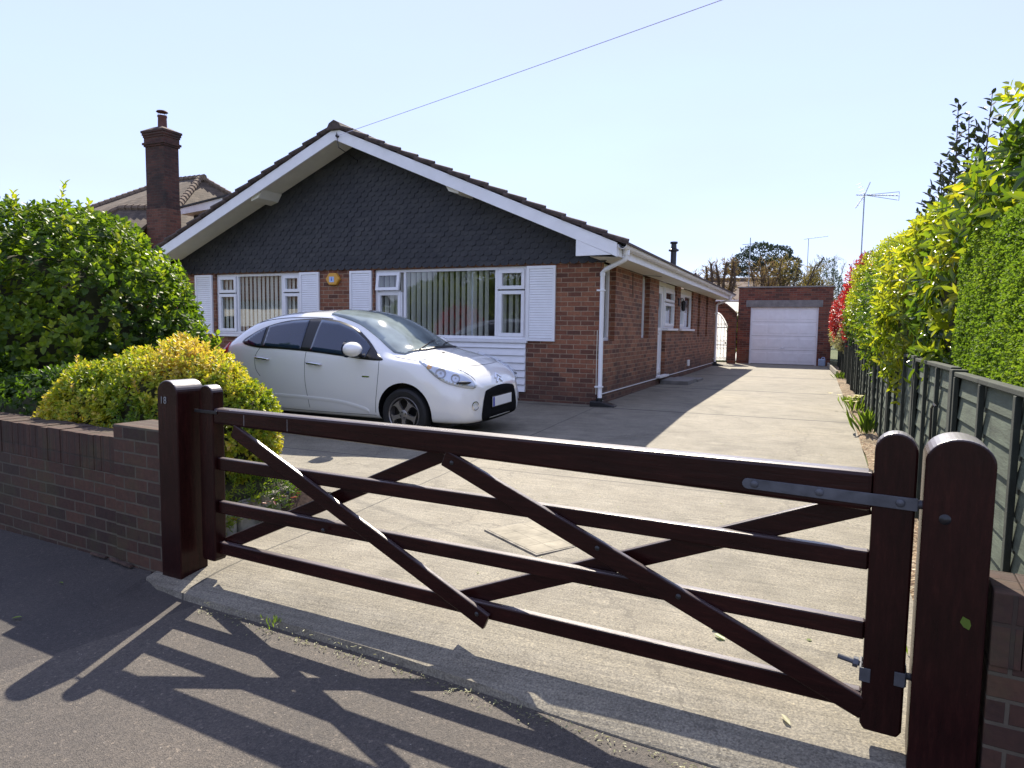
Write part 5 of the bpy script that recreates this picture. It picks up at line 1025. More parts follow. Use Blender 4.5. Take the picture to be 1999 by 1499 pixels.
strap('grass_tuft', 'yellow-green grass tuft by the timber edging at the garage end', 'weeds', 0.60, 18.6, 60, 0.20, LM['grass'], 0, 0.014, 0.14)
strap('grass_tuft', 'small tuft of grass at the foot of the hanging stile', 'weeds', 0.46, 3.1, 26, 0.07, LM['grass'], 0, 0.008, 0.06)
kx = G(0.72, edge_t(0.72)+0.02, 0); strap('grass_tuft', 'bright green grass tuft growing in the pavement joint below the gate', 'weeds', kx.x, kx.y, 24, 0.035, LM['grass'], 0, 0.006, 0.05)
# weeds and crumbs all along the joint between tarmac and concrete
k = 420; s_ = rng.uniform(0.2, 3.2, k); P = np.array([tuple(G(a, edge_t(a)+0.015+abs(rng.normal())*0.035, 0)) for a in s_]); P[:, 2] = [H(p[0], p[1])+0.002 for p in P]
lt_ = leaves('joint_litter', None, LM['pale'], P, rng.normal(size=(k, 3))*[1, 1, 0.2], np.tile([0, 0, 1.0], (k, 1)), rng.uniform(0.006, 0.022, k), rng.uniform(0.002, 0.007, k), rng.uniform(0, 0.6, k)); lt_['kind'] = 'stuff'
# leaves lying about
def fallen(label, x, y, rz, L=0.045, W=0.026, z=None, m='grass', tilt=0.1):
    z = H(x, y) if z is None else z; o = thing('fallen_leaf', label, 'leaf', (x, y, z+0.004), rz, 'fallen leaves')
    leaves('blade', o, LM[m], np.array([[0, 0, 0.0]]), np.array([[1, 0, tilt]]), np.array([[0, 0.1, 1.0]]), [L], [W], [0.8]); return o
fallen('pair of fresh green leaves lying on the drive below the crossed braces', -0.345, 3.02, 1.9, 0.075, 0.04, tilt=0.5)
fallen('green leaf standing on edge, right of the leaf pair on the drive', -0.30, 2.95, 2.6, 0.06, 0.032, tilt=0.2)
fallen('small green leaf on the drive near the hanging stile', 0.02, 3.1, 0.4, 0.025, 0.016)
fallen('dry curled pale leaf at the shadow edge near the right post', -0.02, 2.40, 2.2, 0.055, 0.018, m='pale', tilt=0.3)
fallen('green leaf on the dark pavement, left of the round cover', -3.63, 1.95, 0.6, 0.05, 0.02, tilt=0.25)
fallen('small green leaf on the pavement beside the left wall', -3.9, 2.35, 0.1, 0.035, 0.016)
fallen('pale green leaf on the coping of the right brick wall', 0.61, 2.33, 0.3, 0.055, 0.02, 0.766)
gp_ = G(3.357+0.118, 0.0515, 0.655); o = thing('fallen_leaf', 'oval green leaf stuck flat to the face of the right gate post', 'leaf', tuple(gp_), GRZ, 'fallen leaves')
leaves('blade', o, LM['grass'], np.array([[0, 0, 0.018]]), np.array([[0.45, 0, -1]]), np.array([[0, -1.0, 0]]), [0.042], [0.026], [0.85], 0.05, 0.02)
k = 150; P = np.column_stack([rng.uniform(-2.6, 0.5, k), rng.uniform(2.75, 12, k), np.zeros(k)]); P[:, 2] = [H(p[0], p[1])+0.004 for p in P]
lt2 = leaves('drive_crumbs', None, LM['pale'], P, rng.normal(size=(k, 3))*[1, 1, 0.15], np.tile([0, 0, 1.0], (k, 1)), rng.uniform(0.008, 0.03, k), rng.uniform(0.004, 0.012, k), rng.uniform(0, 0.5, k)); lt2['kind'] = 'stuff'

# trees beyond the garage
def limb_tree(name, label, base, limbs, twig_n, tw_len, m, lw=0.03, rr=0.10, spreadn=0.4, leafw=0.025, cat='tree', group=None):
    o = thing(name, label, cat, base, 0, group); mb = MB(); P = []; D = []
    for (dx, dy, h, lean) in limbs:
        pts = [np.array([dx*0.35, dy*0.35, 0.0])]; 
        for i in range(1, 6): f = i/5; pts.append(np.array([dx*(0.35+0.65*f)+random.uniform(-.12, .12)*f + lean*f*f, dy*(0.35+0.65*f)+random.uniform(-.12, .12)*f, h*f]))
        mb.tube(pts, [rr*(1-0.55*i/5) for i in range(6)], 6); pts = np.array(pts)
        for _ in range(twig_n):
            f = rng.uniform(0.35, 1.0)*5; i = min(4, int(f)); p = pts[i]+(pts[i+1]-pts[i])*(f-i); d = nrm(rng.normal(size=3)+[0, 0, 0.6]); L_ = tw_len*rng.uniform(0.4, 1.2)
            for g in range(4): P.append(p + d*L_*g/4 + rng.normal(size=3)*0.02); D.append(d + rng.normal(size=3)*spreadn)
    mb.build('trunk', MT['bark'], o, True); P, D = np.array(P), np.array(D); n = len(P)
    leaves('twigs', o, m, P, D, rng.normal(size=(n, 3)), tw_len*rng.uniform(0.5, 1.0, n), leafw*rng.uniform(0.5, 1.3, n), rng.random(n), 0.1, 0.1); return o
random.seed(3)
def rl(n, sx, h0, h1, lean=0.5): return [(random.uniform(-sx, sx), random.uniform(-0.4, 0.4), random.uniform(h0, h1), random.uniform(-lean, lean)) for _ in range(n)]
limb_tree('bare_hedge_tree', 'dark bare clipped tree behind the bungalow corner', (-4.1, 31.3, 0.45), [(-0.95, 0, 3.7, 0), (-0.65, 0.2, 4.0, 0.05), (-0.35, -0.1, 4.1, -0.05), (-0.05, 0.1, 4.05, 0), (0.25, 0, 4.15, 0.05), (0.5, 0.2, 4.2, 0), (0.72, 0, 4.1, 0)], 100, 0.30, LM['twigs'], rr=0.11, leafw=0.032)
limb_tree('bare_tree', 'bare reddish-brown branching tree behind the left end of the garage', (-2.45, 33.0, 0.45), rl(9, 0.95, 3.5, 4.4), 42, 0.42, LM['twigs'], rr=0.055, leafw=0.022)
limb_tree('twiggy_tree', 'olive twiggy tree with pale leaning limbs behind the middle of the garage', (-1.3, 33.6, 0.45), rl(11, 0.8, 3.3, 4.6, 0.9), 60, 0.42, LM['ivy'], rr=0.065, leafw=0.032)
limb_tree('thorny_tree', 'sprawling grey-brown twiggy tree behind the right half of the garage', (0.0, 34.2, 0.45), rl(11, 0.8, 3.0, 3.95, 0.7), 60, 0.42, LM['ivy'], rr=0.05, leafw=0.026)
def conifer(name, label, base, ells, n, L, W, m, trunk_h, cat='tree', amp=0.12, freq=1.2, r0=0.25):
    o = thing(name, label, cat, base); P, Nn = ell_points(ells, n, amp, freq, 0.0, 0.35); k = len(P)
    leaves('crown', o, m, P, Nn + rng.normal(size=P.shape)*0.6 + [0, 0, 0.3], rng.normal(size=P.shape), L*rng.uniform(0.5, 1.2, k), W*rng.uniform(0.6, 1.2, k), rng.random(k)*0.7+0.3*(0.5+0.5*lump(P, 2.0)), 0.2, 0.1)
    mb = MB().tube([(0,0,0), (0.05,0,trunk_h*0.6), (0,0,trunk_h)], [r0, r0*0.8, r0*0.5], 8)
    for c, r in ells: mb.tube([(0, 0, trunk_h*0.78), (c[0]*0.5, c[1]*0.5, (trunk_h*0.78+c[2])/2), tuple(np.array(c))], [r0*0.45, r0*0.3, r0*0.15], 6)
    mb.build('trunk', MT['bark'], o, True); return o
PX = [((-3.3, 0, 8.6), (1.0, 1.5, 0.75)), ((-2.0, 0.5, 9.5), (1.5, 2, 0.85)), ((-0.3, 0, 10.5), (1.9, 2.4, 0.95)), ((1.6, -0.3, 10.2), (1.6, 2, 0.9)), ((3.0, 0.2, 9.1), (1.1, 1.6, 0.75)), ((-1.8, -0.5, 8.2), (1.2, 1.3, 0.5)), ((1.9, 0.3, 8.5), (1.5, 1.5, 0.65)), ((3.6, 0, 7.7), (0.8, 1.1, 0.6)), ((0.3, 0.3, 8.9), (1.2, 1.6, 0.5))]
conifer('umbrella_pine', 'distant dark spreading pine with a flat layered crown above the garage', (-6.2, 85.5, 0.5), PX, 7000, 0.30, 0.15, LM['pine'], 9.2, amp=0.2, freq=2.0, r0=0.32)
conifer('blue_conifer', 'hazy blue-grey conifer beyond the right end of the garage', (0.2, 55.6, 0.5), [((0, 0, 4.0), (1.15, 1.1, 2.5)), ((0.8, 0.2, 3.4), (0.9, 0.9, 2.1)), ((-0.7, 0, 3.2), (0.8, 0.9, 2.0))], 6500, 0.22, 0.07, LM['blue'], 5.0, amp=0.14, freq=2.4, r0=0.16)
limb_tree('bare_tree', 'thin bare tree showing just above the blue-grey conifer', (0.95, 57.5, 0.45), [(-0.5, 0, 6.6, 0), (0.0, 0.2, 7.0, 0), (0.4, 0, 6.4, 0.3)], 80, 0.5, LM['twigs'], rr=0.05, leafw=0.012)
bush('garden_shrub', 'sunlit yellow-green shrub glimpsed between the arch and the garage', 'shrub', [((-2.75, 27.2, 1.5), (0.35, 0.5, 0.75))], 260, 7, 0.08, 0.04, LM['lime'], 0.08, 0.4, zmin=0.4)

# across the road (what the front windows mirror)
oh = thing('opposite_house', 'white-rendered house with brown tiled roof across the road', 'house', (-37, -17, 0))
wall_mesh([-6, 6], [0, 3.5], [(-4.5, -2.5, 0.9, 2.2), (1.5, 4.0, 0.9, 2.2)], lambda u, z, d: (u, -d, z), 0.25).build('wall', MT['render'], oh)
MB().box(-5.9, 5.9, -7, -0.5, 0, 3.4).build('interior', MT['black'], oh)
MB().prism([(-6.5, 0.5, 3.4), (6.5, 0.5, 3.4), (6.5, -3.5, 6.0), (-6.5, -3.5, 6.0)], (0, 0, -0.15)).prism([(-6.5, -7.5, 3.4), (-6.5, -3.51, 6.0), (6.5, -3.51, 6.0), (6.5, -7.5, 3.4)], (0, 0, -0.15)).build('roof', MT['redrows'], oh)
bf = thing('board_fence', 'brown upright-board fence across the road', 'fence', (-35, -11.5, -0.1)); m = MB()
for i in range(60): m.box(-4+i*0.15, -4+i*0.15+0.14, 0, 0.025, 0, 1.55+random.uniform(-.02, .02))
m.build('board', MT['brownfence'], bf)
bush('street_hedge', 'rounded green hedge across the road', 'hedge', [((-15.5, -11, 1.1), (4.6, 1.2, 1.7)), ((-22.8, -11.3, 1.0), (3.6, 1.1, 1.6)), ((-35.0, -10.6, 0.9), (1.6, 1.0, 1.6))], 2600, 6, 0.16, 0.09, LM['green'], 0.1, zmin=-0.1)
bush('red_shrub', 'dark red-leaved shrub hidden behind the big evergreen bush, mirrored in the front window', 'shrub', [((-7.8, 6.0, 1.2), (0.65, 0.33, 0.75))], 700, 7, 0.08, 0.04, LM['red'], 0.1, 0.5, 0.12, 3, 0.3, (75, 30), None, 0.7)
conifer('broad_tree', 'tall green tree across the road behind the hedge', (-17.5, -17, -0.1), [((0, 0, 4.6), (3.2, 3, 2.6)), ((2.4, 0, 3.6), (2.2, 2, 1.8)), ((-2.2, 0.5, 3.8), (2.2, 2, 1.9))], 7000, 0.34, 0.2, LM['green'], 4.5)

# ------------------------------------------------------------ the car (local: x forward, y 0 near side .. 1.72 far side, z up from the ground)
CX0, CY0 = -5.30, 6.39
car = thing('parked_car', 'small white five-door hatchback parked in front of the bungalow, nose to the right', 'car', (CX0, CY0, H(CX0, CY0)+0.002))
car.rotation_euler = (R(1.6), 0, 0)
MT['bowl'] = plain('pale_headlight_bowl', (0.55,0.58,0.64), 0.25, 0.15, 6, metal=0.4); MT['amber'] = plain('amber_lens', (0.7,0.32,0.05), 0.2, 0.05)
YC = 0.86
#        X      zbot  ws    wm    wb    zbelt  wr    zr     zt
ST = [(-7.31, 0.36, 0.52, 0.60, 0.56, 0.66, 0.46, 0.70, 0.72),
      (-7.25, 0.27, 0.68, 0.75, 0.72, 0.80, 0.56, 0.86, 0.89),
      (-7.13, 0.23, 0.77, 0.82, 0.79, 0.92, 0.60, 1.01, 1.05),
      (-6.95, 0.20, 0.81, 0.848, 0.82, 1.02, 0.61, 1.17, 1.205),
      (-6.66, 0.20, 0.825, 0.860, 0.835, 1.06, 0.60, 1.335, 1.385),
      (-6.25, 0.20, 0.83, 0.862, 0.842, 1.045, 0.59, 1.415, 1.475),
      (-5.75, 0.20, 0.83, 0.862, 0.845, 1.01, 0.58, 1.430, 1.505),
      (-5.30, 0.20, 0.83, 0.862, 0.845, 0.98, 0.58, 1.400, 1.485),
      (-4.95, 0.20, 0.83, 0.862, 0.845, 0.955, 0.60, 1.305, 1.415),
      (-4.66, 0.20, 0.83, 0.862, 0.845, 0.93, 0.655, 1.13, 1.255),
      (-4.42, 0.20, 0.83, 0.862, 0.842, 0.905, 0.70, 0.965, 1.085),
      (-4.18, 0.20, 0.83, 0.860, 0.835, 0.885, 0.70, 0.935, 1.015),
      (-3.92, 0.20, 0.825, 0.850, 0.80, 0.845, 0.66, 0.895, 0.955),
      (-3.70, 0.20, 0.79, 0.815, 0.735, 0.785, 0.59, 0.835, 0.885),
      (-3.545, 0.20, 0.72, 0.735, 0.65, 0.715, 0.51, 0.765, 0.805),
      (-3.455, 0.215, 0.615, 0.63, 0.56, 0.635, 0.43, 0.675, 0.705),
      (-3.415, 0.25, 0.49, 0.51, 0.45, 0.55, 0.34, 0.58, 0.60)]
def section(s):
    X, zb, ws, wm, wb, zl, wr, zr, zt = s; x = X-CX0; zm = zb + (zl-zb)*0.47
    half = [(0, zb), (ws*0.55, zb), (ws*0.93, zb+0.005), (ws, zb+0.07), (wm, zm), ((wm+wb)/2+0.004, zm+(zl-zm)*0.6), (wb, zl-0.035), (wb-0.012-(wb-wr)*0.08, zl+0.018),
            (wr+(wb-wr)*0.48, zl+(zr-zl)*0.52), (wr, zr), (wr*0.72, zr+(zt-zr)*0.62), (wr*0.36, zt-(zt-zr)*0.08), (0, zt)]
    pts = [(x, YC-y, z) for y, z in half] + [(x, YC+y, z) for y, z in half[-2:0:-1]]
    return pts
mb = MB(); secs = [section(s) for s in ST]; ns = len(secs[0])
for s in secs: mb.v += s
for i in range(len(secs)-1):
    for k in range(ns): mb.f.append((i*ns+k, i*ns+(k+1) % ns, (i+1)*ns+(k+1) % ns, (i+1)*ns+k))
h = ns//2
for base, flip in ((0, False), ((len(secs)-1)*ns, True)):   # end caps as strips of quads
    for k in range(h): 
        a, b = base+k, base+k+1; c_, d_ = base+(ns-k) % ns, base+(ns-k-1) % ns
        f = [a, b, d_, c_]; f2 = []
        for q in f:
            if q not in f2: f2.append(q)
        if len(f2) > 2: mb.f.append(tuple(f2))
mb.mi = [0]*len(mb.f)
cage = mb.build('body', MT['carpaint'], None)
ss_ = cage.modifiers.new('s', 'SUBSURF'); ss_.levels = ss_.render_levels = 3
cuts = []
for X in (-4.235, -6.70):
    for y in (0.0, 1.72):
        cm = MB().lathe([(0, -0.24), (0.352, -0.24), (0.352, 0.24), (0, 0.24)], (X-CX0, y, 0.315), (0, 1, 0), 48); co_ = cm.build('cut', MT['black'], None); cuts.append(co_)
        bo = cage.modifiers.new('b', 'BOOLEAN'); bo.operation = 'DIFFERENCE'; bo.object = co_; bo.solver = 'EXACT'; bo.material_mode = 'TRANSFER'
dg = bpy.context.evaluated_depsgraph_get(); bpy.context.view_layer.update(); dg.update()
bm_ = bpy.data.meshes.new_from_object(cage.evaluated_get(dg)); 
# an uncut copy to lay glass and trim on
for m_ in list(cage.modifiers):
    if m_.type == 'BOOLEAN': cage.modifiers.remove(m_)
dg.update(); shell = bpy.data.meshes.new_from_object(cage.evaluated_get(dg))
bpy.data.objects.remove(cage)
for c_ in cuts: bpy.data.objects.remove(c_)
bm_.name = 'body'; bm_.polygons.foreach_set('use_smooth', [True]*len(bm_.polygons)); bm_.set_sharp_from_angle(angle=R(38))
body = bpy.data.objects.new('body', bm_); link(body, car)
BV = BVHTree.FromPolygons([v.co.copy() for v in shell.vertices], [tuple(p.vertices) for p in shell.polygons])
def cast(o, d):
    hit = BV.ray_cast(Vector(o), Vector(d)); 
    if hit[0] is None:
        q = BV.find_nearest(Vector(o) + Vector(d)*2); return q[0], q[1]
    return hit[0], hit[1]
def on_side(X, z, near=True): return cast((X-CX0, -2 if near else 4, z), (0, 1 if near else -1, 0))
def on_top(X, y): return cast((X-CX0, y, 4), (0, 0, -1))
def on_front(y, z): return cast((4, y, z), (-1, 0, 0))
def on_rear(y, z): return cast((-4, y, z), (1, 0, 0))
def spline(pts, n=6, closed=True):
    out = []; N_ = len(pts); P = [np.array(p, float) for p in pts]
    for i in range(N_ if closed else N_-1):
        g = lambda k: P[k % N_] if closed else P[max(0, min(N_-1, k))]
        p0, p1, p2, p3 = g(i-1), g(i), g(i+1), g(i+2)
        for k in range(n): t = k/n; out.append(0.5*((2*p1)+(-p0+p2)*t+(2*p0-5*p1+4*p2-p3)*t*t+(-p0+3*p1-3*p2+p3)*t**3))
    if not closed: out.append(P[-1])
    return out
def patch(name, outline, fn, m, off=0.004, parent=None, grid_n=0.035, label=None):
    """a flat outline laid over the body shell, as a thin curved panel"""
    bm = bmesh.new(); vs = [bm.verts.new((p[0], p[1], 0)) for p in outline]; bm.faces.new(vs)
    bmesh.ops.triangulate(bm, faces=bm.faces)
    for _ in range(3):
        long = [e for e in bm.edges if e.calc_length() > grid_n*1.5]
        if not long: break
        bmesh.ops.subdivide_edges(bm, edges=long, cuts=1, use_grid_fill=False); bmesh.ops.triangulate(bm, faces=bm.faces)
    for v in bm.verts:
        p, nn = fn(v.co.x, v.co.y); v.co = p + nn*off; 
    bmesh.ops.recalc_face_normals(bm, faces=bm.faces); me = bpy.data.meshes.new(name); bm.to_mesh(me); bm.free(); me.materials.append(m)
    me.polygons.foreach_set('use_smooth', [True]*len(me.polygons))
    o = bpy.data.objects.new(name, me); link(o, parent or car); s = o.modifiers.new('t', 'SOLIDIFY'); s.thickness = off+0.004; s.offset = 0; s.use_even_offset = True
    if label: o['label'] = label
    return o
def seam(name, pts, fn, m, r=0.004, parent=None):
    return MB().tube([fn(*p)[0] for p in pts], r, 6).build(name, m, parent or body, True)
for near in (True, False):
    sd_ = (lambda nr: (lambda X, z: on_side(X, z, nr)))(near)
    # black pillars and weather strip under the whole glasshouse, then the glass
    dlo = [(-6.70, 1.075), (-6.55, 1.195), (-6.40, 1.268), (-6.20, 1.325), (-5.95, 1.362), (-5.60, 1.378), (-5.30, 1.350), (-5.02, 1.262), (-4.80, 1.130), (-4.62, 0.985), (-4.52, 0.915), (-4.72, 0.912), (-5.10, 0.945), (-5.60, 0.985), (-6.10, 1.008), (-6.42, 1.015)]
    patch('window_surround', spline(dlo, 3), sd_, MT['black'], 0.004)
    for poly in ([(-6.655, 1.085), (-6.54, 1.178), (-6.42, 1.246), (-6.385, 1.255), (-6.36, 1.035), (-6.43, 1.028)],
                 [(-6.31, 1.035), (-6.335, 1.272), (-6.20, 1.308), (-5.95, 1.345), (-5.74, 1.356), (-5.72, 1.005), (-6.05, 1.022)],
                 [(-5.57, 0.998), (-5.56, 1.358), (-5.30, 1.330), (-5.05, 1.252), (-4.84, 1.130), (-4.74, 1.05), (-4.76, 0.932), (-5.10, 0.960)]):
        patch('side_window', poly, sd_, MT['carglass'], 0.009)
    for line_ in ([(-5.63, 0.985), (-5.642, 0.80), (-5.638, 0.60), (-5.615, 0.42), (-5.605, 0.30)], [(-4.565, 0.905), (-4.565, 0.78), (-4.585, 0.60), (-4.615, 0.42), (-4.63, 0.30)],
                  [(-6.36, 1.02), (-6.44, 0.90), (-6.43, 0.75), (-6.36, 0.66)], [(-4.63, 0.268), (-5.2, 0.262), (-5.8, 0.262), (-6.3, 0.27)]):
        pts = [tuple(p) for p in spline(line_, 5, False)]
        m = MB(); w = 0.004
        for i in range(len(pts)-1):
            (p, n1), (q, n2) = sd_(*pts[i]), sd_(*pts[i+1]); m.bar(p - n1*0.002, q - n2*0.002, 0.0055, 0.0065, n1)
        m.build('panel_gap', MT['black'], body)
    for X in (-5.49, -6.31):
        p, n1 = sd_(X, 0.845 if X > -6 else 0.885); sg = -1 if near else 1
        m = MB(); m.tube([p+Vector((-0.105, sg*0.002, 0.008)), p+Vector((-0.095, sg*0.030, 0.007)), p+Vector((0, sg*0.036, 0)), p+Vector((0.095, sg*0.030, -0.010)), p+Vector((0.105, sg*0.002, -0.011))], [0.012, 0.015, 0.0155, 0.015, 0.012], 10)
        m.build('door_handle', MT['chrome'], car, True)
        dish = spline([(X-0.08, 0.845), (X, 0.875), (X+0.08, 0.845), (X, 0.812)], 4)
    # side rubbing crease: a raised swage low on the doors
    m = MB(); pts = spline([(-6.30, 0.455), (-5.7, 0.448), (-5.15, 0.425), (-4.80, 0.365), (-4.72, 0.33)], 6, False); n_ = len(pts)
    for i in range(n_-1):
        (p, n1), (q, n2) = sd_(*pts[i]), sd_(*pts[i+1]); m.hexa([p-n1*0.006+Vector((0,0,-0.05)), q-n2*0.006+Vector((0,0,-0.05)), q-n2*0.01, p-n1*0.01, p+n1*0.007-Vector((0,0,0.02)), q+n2*0.007-Vector((0,0,0.02)), q+n2*0.003, p+n1*0.003])
    m.build('side_swage', MT['carpaint'], body, True)
    # mirror
    sg = -1 if near else 1; p, n1 = sd_(-4.86, 0.955)
    m = MB(); c_ = p+Vector((0.03, sg*0.16, 0.085)); seg = 14
    prof = [(0.0, -0.075), (0.06, -0.07), (0.086, -0.045), (0.094, 0.0), (0.085, 0.05), (0.055, 0.09), (0.02, 0.108), (0.0, 0.11)]
    for r_, h_ in prof:
        for k in range(seg): a = 2*math.pi*k/seg; m.v.append(tuple(c_ + Vector((h_, r_*1.32*math.cos(a), r_*0.92*math.sin(a)))))
    for i in range(len(prof)-1):
        for k in range(seg): m.f.append((i*seg+k, i*seg+(k+1) % seg, (i+1)*seg+(k+1) % seg, (i+1)*seg+k)); m.mi.append(0)
    wm_ = m.build('wing_mirror', MT['carpaint'], car, True)
    MB().tube([p+Vector((0.02, sg*-0.01, 0.0)), p+Vector((0.03, sg*0.07, 0.01)), c_+Vector((0.0, 0, -0.06))], [0.035, 0.028, 0.03], 8).build('mirror_arm', MT['black'], wm_, True)
    MB().lathe([(0, 0), (0.10, 0.0), (0.10, 0.004)], c_+Vector((-0.078, 0, 0)), (1,0,0), 14).build('mirror_glass', MT['carglass'], wm_)
    # small badge on the front door
    p, n1 = sd_(-4.74, 0.72); MB().box(p.x-0.05, p.x+0.05, p.y-0.004, p.y+0.004, p.z-0.008, p.z+0.008).build('side_badge', MT['chrome'], body)
    # headlight: dark bowl, reflectors, clear lens
    hl = [(-4.03, 0.868), (-3.95, 0.762), (-3.80, 0.672), (-3.66, 0.650), (-3.535, 0.655), (-3.475, 0.672), (-3.53, 0.735), (-3.66, 0.798), (-3.84, 0.848)]
    fy = lambda y: y if near else 1.72-y
    # outline is laid from above-left so that it wraps the corner of the wing
    dirv = Vector((-0.62, 0.62 if near else -0.62, -0.48)).normalized()
    HLc = Vector((-3.72-CX0, 0.17 if near else 1.55, 0.76)); e1 = Vector((0.80, 0.48*(1 if near else -1), -0.37)).normalized(); e1 = (e1 - dirv*e1.dot(dirv)).normalized(); e2 = e1.cross(dirv) if near else dirv.cross(e1)
    if e2.z < 0: e2 = -e2
    def on_hl(u, v): return cast(HLc + e1*u + e2*v - dirv*2, dirv)
    out = spline([(-0.37, 0.105), (-0.22, -0.03), (-0.05, -0.105), (0.10, -0.112), (0.25, -0.078), (0.315, -0.025), (0.23, 0.055), (0.05, 0.085), (-0.15, 0.108)], 4)
    bowl = patch('headlight', out, on_hl, MT['bowl'], 0.005)
    for (u, v, r_) in ((-0.10, -0.025, 0.062), (0.07, -0.03, 0.052)):
        p, n1 = on_hl(u, v); MB().lathe([(r_, 0.010), (r_*0.95, 0.016), (r_*0.7, 0.008), (r_*0.4, 0.006), (0.0, 0.012)], p, n1, 18).build('lamp_reflector', MT['alloy'], bowl, True)
    p, n1 = on_hl(-0.24, 0.02); MB().lathe([(0.03, 0.009), (0.02, 0.018), (0, 0.02)], p, n1, 12).build('indicator', MT['amber'], bowl, True)
    patch('lens', out, on_hl, MT['lens'], 0.022, bowl)
    dk = spline([(0.10, -0.092), (0.20, -0.055), (0.24, -0.012), (0.13, -0.055)], 3); patch('running_light_slot', dk, on_hl, MT['black'], 0.027, bowl)
    # fog lamp, tail lamp
    p, n1 = on_front(fy(0.27), 0.42); MB().lathe([(0.047, 0.0), (0.052, 0.006), (0.042, 0.008)], p, n1, 18).build('fog_lamp_ring', MT['chrome'], car, True)
    MB().lathe([(0.04, 0.003), (0.0, 0.006)], p, n1, 16).build('fog_lamp', MT['lens'], car, True)
    tl_ = spline([(-7.02, 1.06), (-6.94, 1.02), (-6.93, 0.90), (-6.97, 0.80), (-7.08, 0.84), (-7.12, 0.95)], 4); patch('tail_lamp', tl_, sd_, MT['redlens'], 0.010)
# windscreen, roof glass, bonnet lines
ws_ = [(-5.50, 0.36), (-5.36, 0.33), (-5.0, 0.285), (-4.7, 0.225), (-4.45, 0.165), (-4.33, 0.21), (-4.25, 0.45), (-4.225, 0.86), (-4.25, 1.27), (-4.33, 1.51), (-4.45, 1.555), (-4.7, 1.495), (-5.0, 1.435), (-5.36, 1.39), (-5.50, 1.36), (-5.53, 0.86)]
patch('windscreen', ws_, on_top, plain('grey_green_windscreen', (0.25,0.30,0.30), 0.05, 0.5, 1.6, spec=0.9), 0.006)
patch('rear_screen', [(-7.07, 0.36), (-7.07, 1.36), (-6.78, 1.33), (-6.78, 0.39)], on_top, MT['carglass'], 0.006)
patch('wiper_cowl', [(-4.33, 0.26), (-4.225, 0.50), (-4.195, 0.86), (-4.225, 1.22), (-4.33, 1.46), (-4.26, 1.22), (-4.245, 0.86), (-4.26, 0.50)], on_top, MT['black'], 0.010)
def top_line(pts, r=0.0035, m_=MT['black'], name='panel_gap', lift=0.0, par=None):
    q = [tuple(p) for p in spline(pts, 6, False)]; return MB().tube([on_top(*p)[0]+Vector((0,0,lift)) for p in q], r, 6).build(name, m_, par or body, True)
for f in (lambda y: y, lambda y: 1.72-y):
    top_line([(-4.40, f(0.115)), (-4.15, f(0.135)), (-3.95, f(0.19)), (-3.80, f(0.28))])
    top_line([(-5.42, f(0.285)), (-6.0, f(0.275)), (-6.6, f(0.27))], 0.006)
top_line([(-3.80, 0.28), (-3.685, 0.42), (-3.635, 0.62), (-3.62, 0.86), (-3.635, 1.10), (-3.685, 1.30), (-3.80, 1.44)])
wi = top_line([(-4.26, 0.40), (-4.31, 0.62), (-4.37, 0.85), (-4.42, 1.02)], 0.008, MT['black'], 'wiper', 0.018, car)
top_line([(-4.26, 0.98), (-4.33, 1.12), (-4.40, 1.32)], 0.008, MT['black'], 'wiper', 0.018, car)
p, n1 = on_top(-4.06, 0.62); MB().box(p.x-0.012, p.x+0.012, p.y-0.015, p.y+0.015, p.z-0.003, p.z+0.008).build('washer_jet', MT['black'], body)
# grille mouth, lip, plate, emblem
gr_o = spline([(0.40, 0.262), (0.415, 0.40), (0.465, 0.53), (0.53, 0.575), (0.86, 0.605), (1.19, 0.575), (1.255, 0.53), (1.305, 0.40), (1.32, 0.262), (1.22, 0.228), (0.86, 0.218), (0.50, 0.228)], 4)
gm_ = patch('grille', gr_o, on_front, MT['meshblack'], 0.006)
m = MB()
for z in (0.30, 0.36, 0.50, 0.545):
    q = [on_front(0.47+0.78*i/12, z) for i in range(13)]; m.tube([a+b*0.009 for a, b in q], 0.005, 6)
m.build('grille_bars', MT['meshblack'], gm_, True)
m = MB(); rim_ = [on_front(p[0], p[1]) for p in gr_o]; m.tube([a+b*0.004 for a, b in rim_] + [rim_[0][0]+rim_[0][1]*0.004], 0.006, 6); m.build('grille_edge', MT['meshblack'], gm_, True)
m = MB(); q = [on_front(0.30+1.12*i/20, 0.205) for i in range(21)]; m.tube([a - Vector((0.01, 0, 0.01)) for a, b in q], 0.022, 8); m.build('lower_lip', MT['black'], car, True)
p, n1 = on_front(0.86, 0.43); px = p.x + 0.022
pl_ = MB().box(px, px+0.006, 0.60, 1.12, 0.372, 0.485).build('number_plate', MT['plate'], car, bevel=0.002)
MB().box(px+0.0062, px+0.0082, 0.602, 0.645, 0.374, 0.483).build('plate_band', MT['blue'], pl_)
MB().box(px-0.006, px-0.0002, 0.59, 1.13, 0.362, 0.495).build('plate_holder', MT['black'], pl_)
m = MB()
for k, z in ((0, 0.640), (1, 0.685)):
    for sgn in (-1, 1):
        a, b = on_front(0.86, z+0.052), on_front(0.86+sgn*0.075, z)
        pa, pb = a[0]+a[1]*0.008, b[0]+b[1]*0.008; m.bar(pa, pb, 0.022, 0.014, (a[1]+b[1]))
m.build('front_emblem', MT['chrome'], car, bevel=0.003)
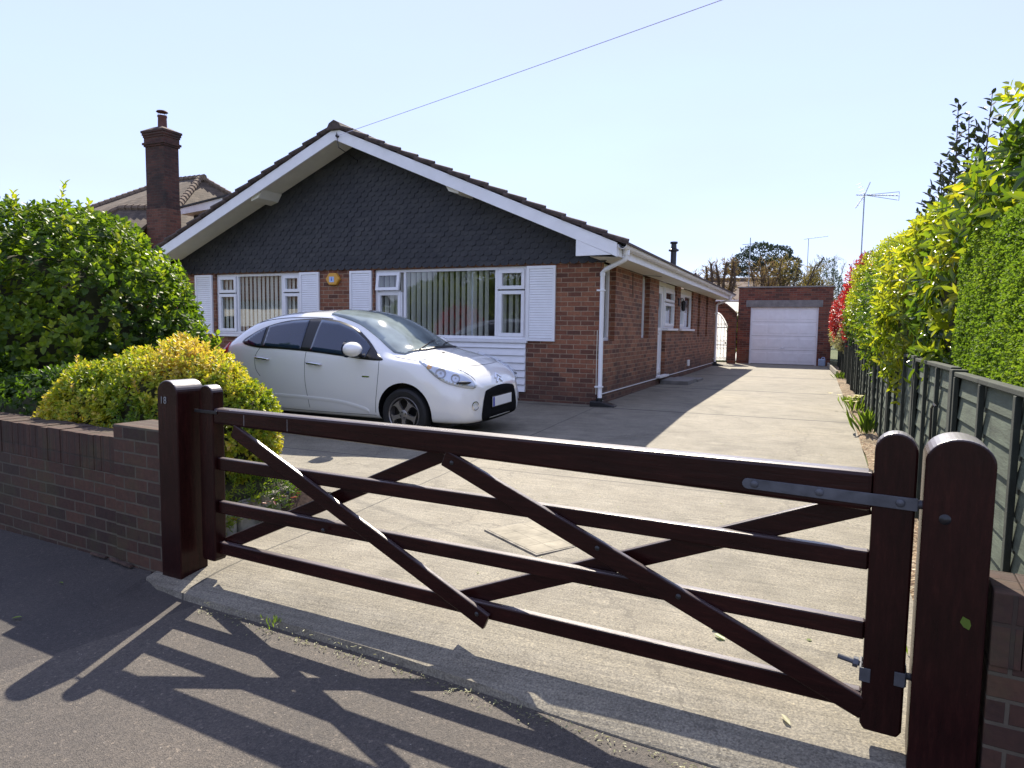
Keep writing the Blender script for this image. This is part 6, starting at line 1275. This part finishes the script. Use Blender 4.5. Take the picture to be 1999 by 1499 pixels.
# wheels
def wheel(X, y, sgn):
    c_ = (X-CX0, y, 0.302); ax = (0, sgn, 0)
    w = MB().lathe([(0.20, -0.16), (0.265, -0.165), (0.293, -0.14), (0.302, -0.09), (0.302, -0.05), (0.293, -0.008), (0.268, 0.010), (0.225, 0.006), (0.205, -0.005)], c_, ax, 48).build('tyre', MT['rubber'], None, True)
    r_ = MB(); r_.lathe([(0.214, -0.16), (0.208, -0.005), (0.200, 0.004), (0.190, -0.004), (0.186, -0.03), (0.185, -0.15)], c_, ax, 48)
    u_, v_ = Vector((1, 0, 0)), Vector((0, 0, 1)); C_ = Vector(c_); A_ = Vector(ax)
    for k in range(5):   # broad spokes that fork to the rim, leaving oval holes
        a0 = math.pi/2 + 0.63 + k*2*math.pi/5
        P_ = lambda rr, an, d: C_ + (u_*math.cos(an)+v_*math.sin(an))*rr + A_*d
        prof = [(0.045, 0.55), (0.08, 0.30), (0.115, 0.19), (0.15, 0.22), (0.175, 0.36), (0.195, 0.60)]
        for i in range(len(prof)-1):
            (r0, h0), (r1, h1) = prof[i], prof[i+1]; d0, d1 = 0.006-0.05*(0.2-r0)*0.3, 0.006-0.05*(0.2-r1)*0.3
            r_.hexa([P_(r0, a0-h0, d0-0.035), P_(r1, a0-h1, d1-0.035), P_(r1, a0+h1, d1-0.035), P_(r0, a0+h0, d0-0.035), P_(r0, a0-h0, d0), P_(r1, a0-h1, d1), P_(r1, a0+h1, d1), P_(r0, a0+h0, d0)])
    r_.lathe([(0.055, -0.03), (0.055, 0.004), (0.045, 0.010), (0.0, 0.012)], c_, ax, 20)
    for k in range(4): an = k*math.pi/2+0.4; r_.lathe([(0.009, 0.013), (0.0, 0.013)], C_+(u_*math.cos(an)+v_*math.sin(an))*0.034, ax, 8, 1)
    root = bpy.data.objects.new('wheel', None); link(root, car); w.parent = root
    rim = r_.build('rim', [MT['alloy'], MT['black']], root, True)
    MB().lathe([(0.0, -0.10), (0.187, -0.10)], c_, ax, 32).build('brake_disc', MT['black'], root)
    return root
for X in (-4.235, -6.70): wheel(X, 0.016, -1); wheel(X, 1.704, 1)
MB().box(-6.9-CX0, -3.75-CX0, 0.25, 1.47, 0.16, 0.28).build('underbody', MT['black'], car)
